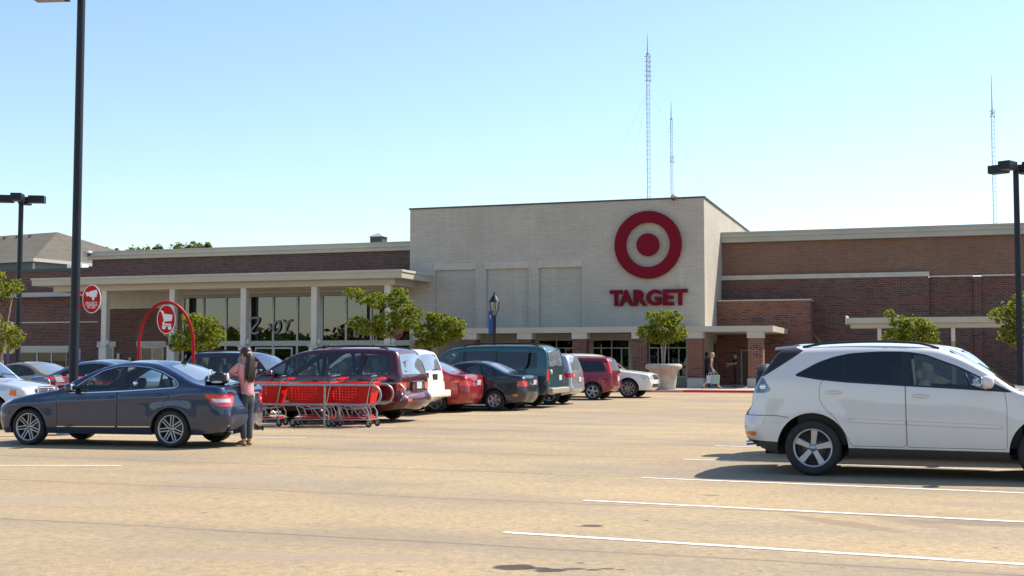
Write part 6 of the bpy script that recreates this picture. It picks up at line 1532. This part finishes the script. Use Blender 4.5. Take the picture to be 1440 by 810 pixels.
def person(label, loc, rz, P, skin, top, legs, group=None, scale=1.0, sleeves=True, shorts=False, shoe=None, hair=None, hairstyle='short'):
    """P: joint positions; facing +x, left +y"""
    t_ = thing('person', label, 'person', loc, rz, group); t_.scale = (scale,) * 3
    V = {k: Vector(v) for k, v in P.items()}
    J = {}; B = []
    def j(n, p, *r): J[n] = (*p, *r)
    def b(*ns):
        for x, y in zip(ns[:-1], ns[1:]): B.append((x, y))
    pel, ch, nk, hd = V['pelvis'], V['chest'], V['neck'], V['head']
    j('pelvis', pel + Vector((0, 0, .035)), .10, .095); j('waist', pel.lerp(ch, .45), .088, .08); j('chest', ch, .115, .095); j('neck', nk, .05); j('skull', nk.lerp(hd, .62) , .066, .072); j('head', hd + (hd - nk).normalized() * .03, .082, .088); j('crown', hd + (hd - nk).normalized() * .085, .055)
    b('pelvis', 'waist', 'chest', 'neck', 'skull', 'head', 'crown')
    for s in 'LR':
        j('sh' + s, V['sh' + s], .052); j('el' + s, V['el' + s], .037); j('wr' + s, V['wr' + s], .025); b('chest', 'sh' + s, 'el' + s, 'wr' + s)
        d = (V['wr' + s] - V['el' + s]).normalized(); up = Vector(P.get('palm' + s, (0, 0, 1))); sd = d.cross(up).normalized(); pn = sd.cross(d).normalized()
        j('hand' + s, V['wr' + s] + d * .055, .024, .036); b('wr' + s, 'hand' + s)
        for k, (off, ln) in enumerate(((-.030, .060), (-.010, .072), (.010, .068), (.029, .052))):
            a = V['wr' + s] + d * .085 + sd * off; m1 = a + d * ln * .6 - pn * .012; e = m1 + d * ln * .35 - pn * ln * .55
            j('f%d%s' % (k, s), a, .0095); j('g%d%s' % (k, s), m1, .0085); j('h%d%s' % (k, s), e, .007); b('hand' + s, 'f%d%s' % (k, s), 'g%d%s' % (k, s), 'h%d%s' % (k, s))
        a = V['wr' + s] + d * .035 - sd * .038; j('t0' + s, a, .011); j('t1' + s, a + d * .035 - sd * .012 - pn * .012, .009); b('hand' + s, 't0' + s, 't1' + s)
        hp = pel.lerp(V['kn' + s], .34) + Vector((0, .035 if s == 'L' else -.035, 0))
        j('hip' + s, hp, .072); j('kn' + s, V['kn' + s], .056); j('calf' + s, V['kn' + s].lerp(V['an' + s], .35), .054); j('an' + s, V['an' + s], .034); b('pelvis', 'hip' + s, 'kn' + s, 'calf' + s, 'an' + s)
        fd = V['toe' + s] - V['an' + s]; j('toe' + s, V['toe' + s], .034, .022); b('an' + s, 'toe' + s)
    body = skin_mesh('body', J, B, skin, t_, 'pelvis')
    # face
    f = Vector(P.get('face', (1, 0, 0))).normalized(); upv = (hd - nk).normalized(); l = upv.cross(f).normalized(); f = l.cross(upv)
    fm = MB(); c = hd + f * .098 - upv * .005
    fm.ell((0, 0, 0), (.018, .013, .026), 8, 6); fm.xf(Matrix.Translation(hd + f * .098 - upv * .02))
    n0 = len(fm.v)
    fo = fm.build('nose', skin, body)
    em_ = MB()
    for s in (1, -1):
        p = hd + f * .090 + l * s * .032 + upv * .012; em_.ell(p - f * .006, (.010, .012, .008), 8, 6)
    em_.build('eyes', M['signwhite'], body); em_ = MB()
    for s in (1, -1):
        p = hd + f * .0995 + l * s * .032 + upv * .012; em_.ell(p - f * .007, (.006, .006, .006), 8, 6)
    em_.build('irises', M['hair_black'], body)
    em_ = MB(); em_.ell(hd + f * .092 - upv * .055, (.010, .022, .007), 8, 6); em_.build('mouth', plain('lips', (.35, .10, .09), .5), body)
    em_ = MB()
    for s in (1, -1): em_.ell(hd + l * s * .085 - f * .005, (.018, .010, .03), 8, 6)
    em_.build('ears', skin, body)
    # clothes as slightly larger skins over the same joints
    g = .016
    def grow(n, e=g): q = J[n]; return (*q[:3], *[r + e for r in q[3:]])
    T = {'hem': (*(pel - Vector((0, 0, .07 if hairstyle == 'long' else .02))), .138, .125), 'pelvis': (*(pel + Vector((0, 0, .02))), .130, .118), 'waist': grow('waist', .022), 'chest': grow('chest', .022), 'collar': (*ch.lerp(nk, .55), .072)}
    TB = [('hem', 'pelvis'), ('pelvis', 'waist'), ('waist', 'chest'), ('chest', 'collar')]
    for s in 'LR':
        T['sh' + s] = grow('sh' + s, .018); TB.append(('chest', 'sh' + s))
        if sleeves == 'short':
            q = V['sh' + s].lerp(V['el' + s], .75); T['m' + s] = (*q, .058); TB.append(('sh' + s, 'm' + s))
        elif sleeves:
            T['el' + s] = grow('el' + s, .014); T['wr' + s] = grow('wr' + s, .013); TB += [('sh' + s, 'el' + s), ('el' + s, 'wr' + s)]
    skin_mesh('shirt', T, TB, top, t_, 'chest')
    L = {'waistband': (*(pel + Vector((0, 0, .07))), .112, .105), 'pelvis': (*(pel - Vector((0, 0, .02))), .126, .118)}; LB = [('waistband', 'pelvis')]
    for s in 'LR':
        L['hip' + s] = grow('hip' + s, .016); 
        if shorts: q = V['kn' + s].lerp(pel, .18) + Vector((0, .02 if s == 'L' else -.02, 0)); L['kn' + s] = (*q, .088); LB += [('pelvis', 'hip' + s), ('hip' + s, 'kn' + s)]
        else:
            L['kn' + s] = grow('kn' + s, .014); L['calf' + s] = grow('calf' + s, .012); L['an' + s] = (*(V['an' + s] + Vector((0, 0, .02))), .048); LB += [('pelvis', 'hip' + s), ('hip' + s, 'kn' + s), ('kn' + s, 'calf' + s), ('calf' + s, 'an' + s)]
    skin_mesh('trousers' if not shorts else 'shorts', L, LB, legs, t_, 'pelvis')
    for s in 'LR':
        a, e = V['an' + s], V['toe' + s]; d = (e - a); d.z = 0; d.normalize(); q = a - d * .05
        skin_mesh('shoe', {'heel': (q.x, q.y, max(.035, a.z - .045), .04), 'mid': (*((a + e) / 2 + Vector((0, 0, -.012))), .044, .034), 'toe': (*(e + d * .02), .04, .027)}, [('heel', 'mid'), ('mid', 'toe')], shoe or M['black'], t_, 'mid')
    hm = hair or M['hair_black']; mm = MB(); cc = hd + upv * .035 - f * .012
    R3 = Matrix((f, l, upv)).transposed().to_4x4()
    mm.ell((-.008, 0, .012), (.105, .094, .10), 16, 10); mm.xf(Matrix.Translation(cc) @ R3)
    if hairstyle == 'long':
        st = len(mm.v); back = -f
        for a in (-.7, 0, .7):
            p0 = cc - f * .03 + upv * .03; p1 = hd - f * .085 - upv * .10 + l * a * .04; mm.tube([p0, p0.lerp(p1, .5) - f * .03, p1, p1 - Vector((0, 0, .14)) - f * .01 + l * a * .03, p1 - Vector((0, 0, .28)) + l * a * .035, p1 - Vector((0, 0, .40)) + f * .01 + l * a * .03], [.05, .062, .058, .062, .052, .012], 8)
        for k in range(26):
            a = random.Random(k).uniform(-1, 1); b_ = random.Random(k + 99).uniform(-1, 1)
            p0 = cc + back * .06 + l * a * .045 + upv * .0; p1 = p0 + back * (.055 + .02 * b_) - Vector((0, 0, .12)) + l * a * .015
            p2 = p1 + back * (.01 + .015 * b_) - Vector((0, 0, .19)) + l * (a * .045 + .02); p3 = p2 - Vector((0, 0, .15 + .06 * abs(b_))) + back * (-.01 + .02 * a) + l * (.02 + a * .02)
            mm.tube([p0, p0.lerp(p1, .5) + back * .015, p1, p1.lerp(p2, .5), p2, p3], [.016, .02, .022, .022, .018, .005], 6)
    mm.build('hair', hm, t_)
    return t_, V

PINK = plain('pink_knit', (.72, .30, .31), .85, var=.08, vscale=14, bump=.25)
JEAN = plain('dark_grey_denim', (.045, .054, .066), .8, var=.25, vscale=16)
NAVY = plain('navy_uniform', (.012, .014, .022), .75)
w_ = dict(pelvis=(0, 0, .86), chest=(.015, 0, 1.20), neck=(.02, 0, 1.375), head=(.045, 0, 1.475), shL=(.02, .165, 1.295), shR=(.02, -.165, 1.295), elL=(.20, .215, 1.14), elR=(.20, -.20, 1.13), wrL=(.42, .12, 1.145), wrR=(.42, -.12, 1.14),
          knL=(.02, .065, .47), knR=(.015, -.06, .47), anL=(-.01, .055, .085), anR=(-.03, -.045, .085), toeL=(.13, .075, .035), toeR=(.11, -.055, .035), face=(1, .25, -.15))
WX, WY = -4.60, 21.28
wrot = math.radians(180 - 38)
wom, WV = person('woman in pink top and dark jeans with long hair, reaching onto the sedan trunk', (WX, WY, .0), wrot, w_, M['skin'], PINK, JEAN, scale=1.06, shoe=plain('tan_sandal', (.30, .20, .09), .6), hair=M['hair'], hairstyle='long')
mm = MB()
c0 = Vector((-.045, -.01, 1.50))
for k in range(7): mm.ell((-.075 + .006 * k, .03 - .01 * k, 1.52 - .028 * k), (.02, .03, .016), 8, 5)
mm.build('hair_clip', M['plate'], wom)
# handbag on the trunk lid
hb = thing('handbag', 'black and white handbag resting on the trunk lid of the slate sedan', 'handbag', (0, 0, 0), 0)
MBAG = plain('black_leather', (.012, .010, .013), .35, 0, .5, .3); MWB = plain('white_leather', (.7, .68, .66), .4)
hb.parent = None
M4 = Matrix.Translation(car_merc.location) @ Matrix.Rotation(car_merc.rotation_euler.z, 4, 'Z')
hb.scale = (.92, .92, .92); hb.location = M4 @ Vector((-2.02, .46, 1.062)); hb.rotation_euler = (0, 0, car_merc.rotation_euler.z + .25)
mm = MB(); mm.ell((0, 0, .095), (.23, .12, .095), 20, 12, p=.72); mm.ell((-.05, .03, .16), (.14, .08, .07), 14, 8, p=.8); mm.build('bag_body', MBAG, hb)
mm = MB(); mm.ell((-.02, .112, .05), (.11, .022, .024), 12, 6); mm.ell((-.20, .02, .13), (.035, .07, .085), 10, 8); mm.ell((.14, .095, .075), (.045, .03, .02), 10, 6); mm.build('white_patch', MWB, hb)
mm = MB(); mm.tube([(.13, .10, .07), (.135, .11, .17), (.12, .08, .27), (.10, .02, .27), (.09, -.02, .15)], .012, 8); mm.build('handle', MWB, hb)
mm = MB(); mm.tube([(-.10, .08, .12), (-.11, .09, .22), (-.05, .07, .27), (.0, .06, .22), (.02, .07, .13)], .013, 8); mm.build('strap', MBAG, hb)

# walker with shopping bags
k_ = dict(pelvis=(0, 0, .90), chest=(.03, 0, 1.26), neck=(.055, 0, 1.45), head=(.09, 0, 1.56), shL=(.04, .18, 1.36), shR=(.04, -.18, 1.36), elL=(-.05, .23, 1.10), elR=(.02, -.23, 1.09), wrL=(.12, .22, .92), wrR=(.10, -.24, .86),
          knL=(-.06, .08, .50), knR=(.22, -.08, .52), anL=(-.36, .08, .15), anR=(.38, -.08, .10), toeL=(-.30, .09, .03), toeR=(.52, -.09, .06), palmR=(0, 1, 0), palmL=(0, 1, 0))
wk, KV = person('blond walker in dark sleeveless top carrying shopping bags along the red kerb', (9.24, 57.0, .10), -math.radians(8), k_, M['skin_light'], plain('dark_top', (.05, .022, .03), .8), plain('violet_shorts', (.06, .05, .11), .8), sleeves=False, shorts=True, shoe=plain('sandal_dark', (.06, .035, .02), .6), hair=M['hair_blond'])
def bag(name, label, x, y, z, w_2, h, mat, rz):
    t_ = thing(name, label, 'shopping bag', (x, y, z), rz); mm = MB()
    n = 10
    mm.hexa([(-w_2 * .85, -.07, 0), (w_2 * .85, -.07, 0), (w_2 * .85, .07, 0), (-w_2 * .85, .07, 0), (-w_2, -.05, h), (w_2, -.05, h), (w_2, .05, h), (-w_2, .05, h)]); mm.build('bag_body', mat, t_, bevel=.03)
    mm = MB()
    for s in (.045, -.045): mm.tube([(-w_2 * .5, s, h - .01), (-w_2 * .3, s * .5, h + .12), (0, 0, h + .15), (w_2 * .3, s * .5, h + .12), (w_2 * .5, s, h - .01)], .009, 5)
    mm.build('handle', mat, t_)
bag('shopping_bag', 'pale green shopping bag in the right hand of the blond walker', 9.41, 56.72, .36, .20, .40, plain('bag_green', (.28, .42, .34), .5), -.2)
bag('shopping_bag', 'greyish white shopping bag carried just behind the pale green bag', 9.17, 56.80, .38, .17, .36, plain('bag_white', (.50, .50, .58), .5), .1)
# officer
o_ = dict(pelvis=(0, 0, .94), chest=(.01, 0, 1.31), neck=(.02, 0, 1.50), head=(.045, 0, 1.61), shL=(.02, .20, 1.42), shR=(.02, -.20, 1.42), elL=(.10, .26, 1.16), elR=(.14, -.24, 1.15), wrL=(.34, .20, 1.17), wrR=(.36, -.14, 1.08),
          knL=(.02, .10, .52), knR=(.01, -.10, .52), anL=(.0, .11, .09), anR=(-.01, -.11, .09), toeL=(.14, .13, .04), toeR=(.13, -.13, .04))
of, OV = person('officer in dark navy uniform standing by the brick projection, holding a note', (11.2, 61.3, .10), math.radians(188), o_, M['skin'], NAVY, NAVY, sleeves='short', hair=M['hair_black'])
mm = MB(); mm.lathe([(.125, .98), (.13, 1.0), (.128, 1.04), (.12, 1.05)], 16); mm.box(-.03, .06, -.17, -.12, .93, 1.05); mm.build('belt', M['black'], of)
mm = MB(); mm.box(.085, .10, .04, .09, 1.33, 1.39); mm.build('badge', M['plate'], of); mm = MB(); mm.box(-.12, -.08, -.16, -.10, .98, 1.05); mm.build('radio', M['galv'], of)
nt_ = thing('note', 'small white note in the hand of the officer', 'paper', (11.2 - .42, 61.20, 1.275), 0); mm = MB(); mm.hexa([(-.07, -.05, 0), (.07, -.05, 0), (.07, .05, .02), (-.07, .05, .02), (-.07, -.05, .004), (.07, -.05, .004), (.07, .05, .024), (-.07, .05, .024)]); mm.build('sheet', M['signwhite'], nt_)
# figure in the shade of the pillar
s_ = dict(o_); s_.update(elL=(.0, .27, 1.16), wrL=(.06, .24, .92), elR=(.04, -.25, 1.16), wrR=(.22, -.2, 1.1))
person('person in dark clothes standing in the shade of the brick pillar behind the blond walker', (9.78, 61.6, .10), math.radians(70), s_, plain('skin_deep', (.10, .05, .03), .6), plain('blue_dark_shirt', (.02, .035, .07), .8), plain('black_trousers', (.01, .01, .012), .8), hair=M['hair_black'])
# paper bags/keys etc. are too small to see
if proto.get('label') == 'x': bpy.data.objects.remove(proto)
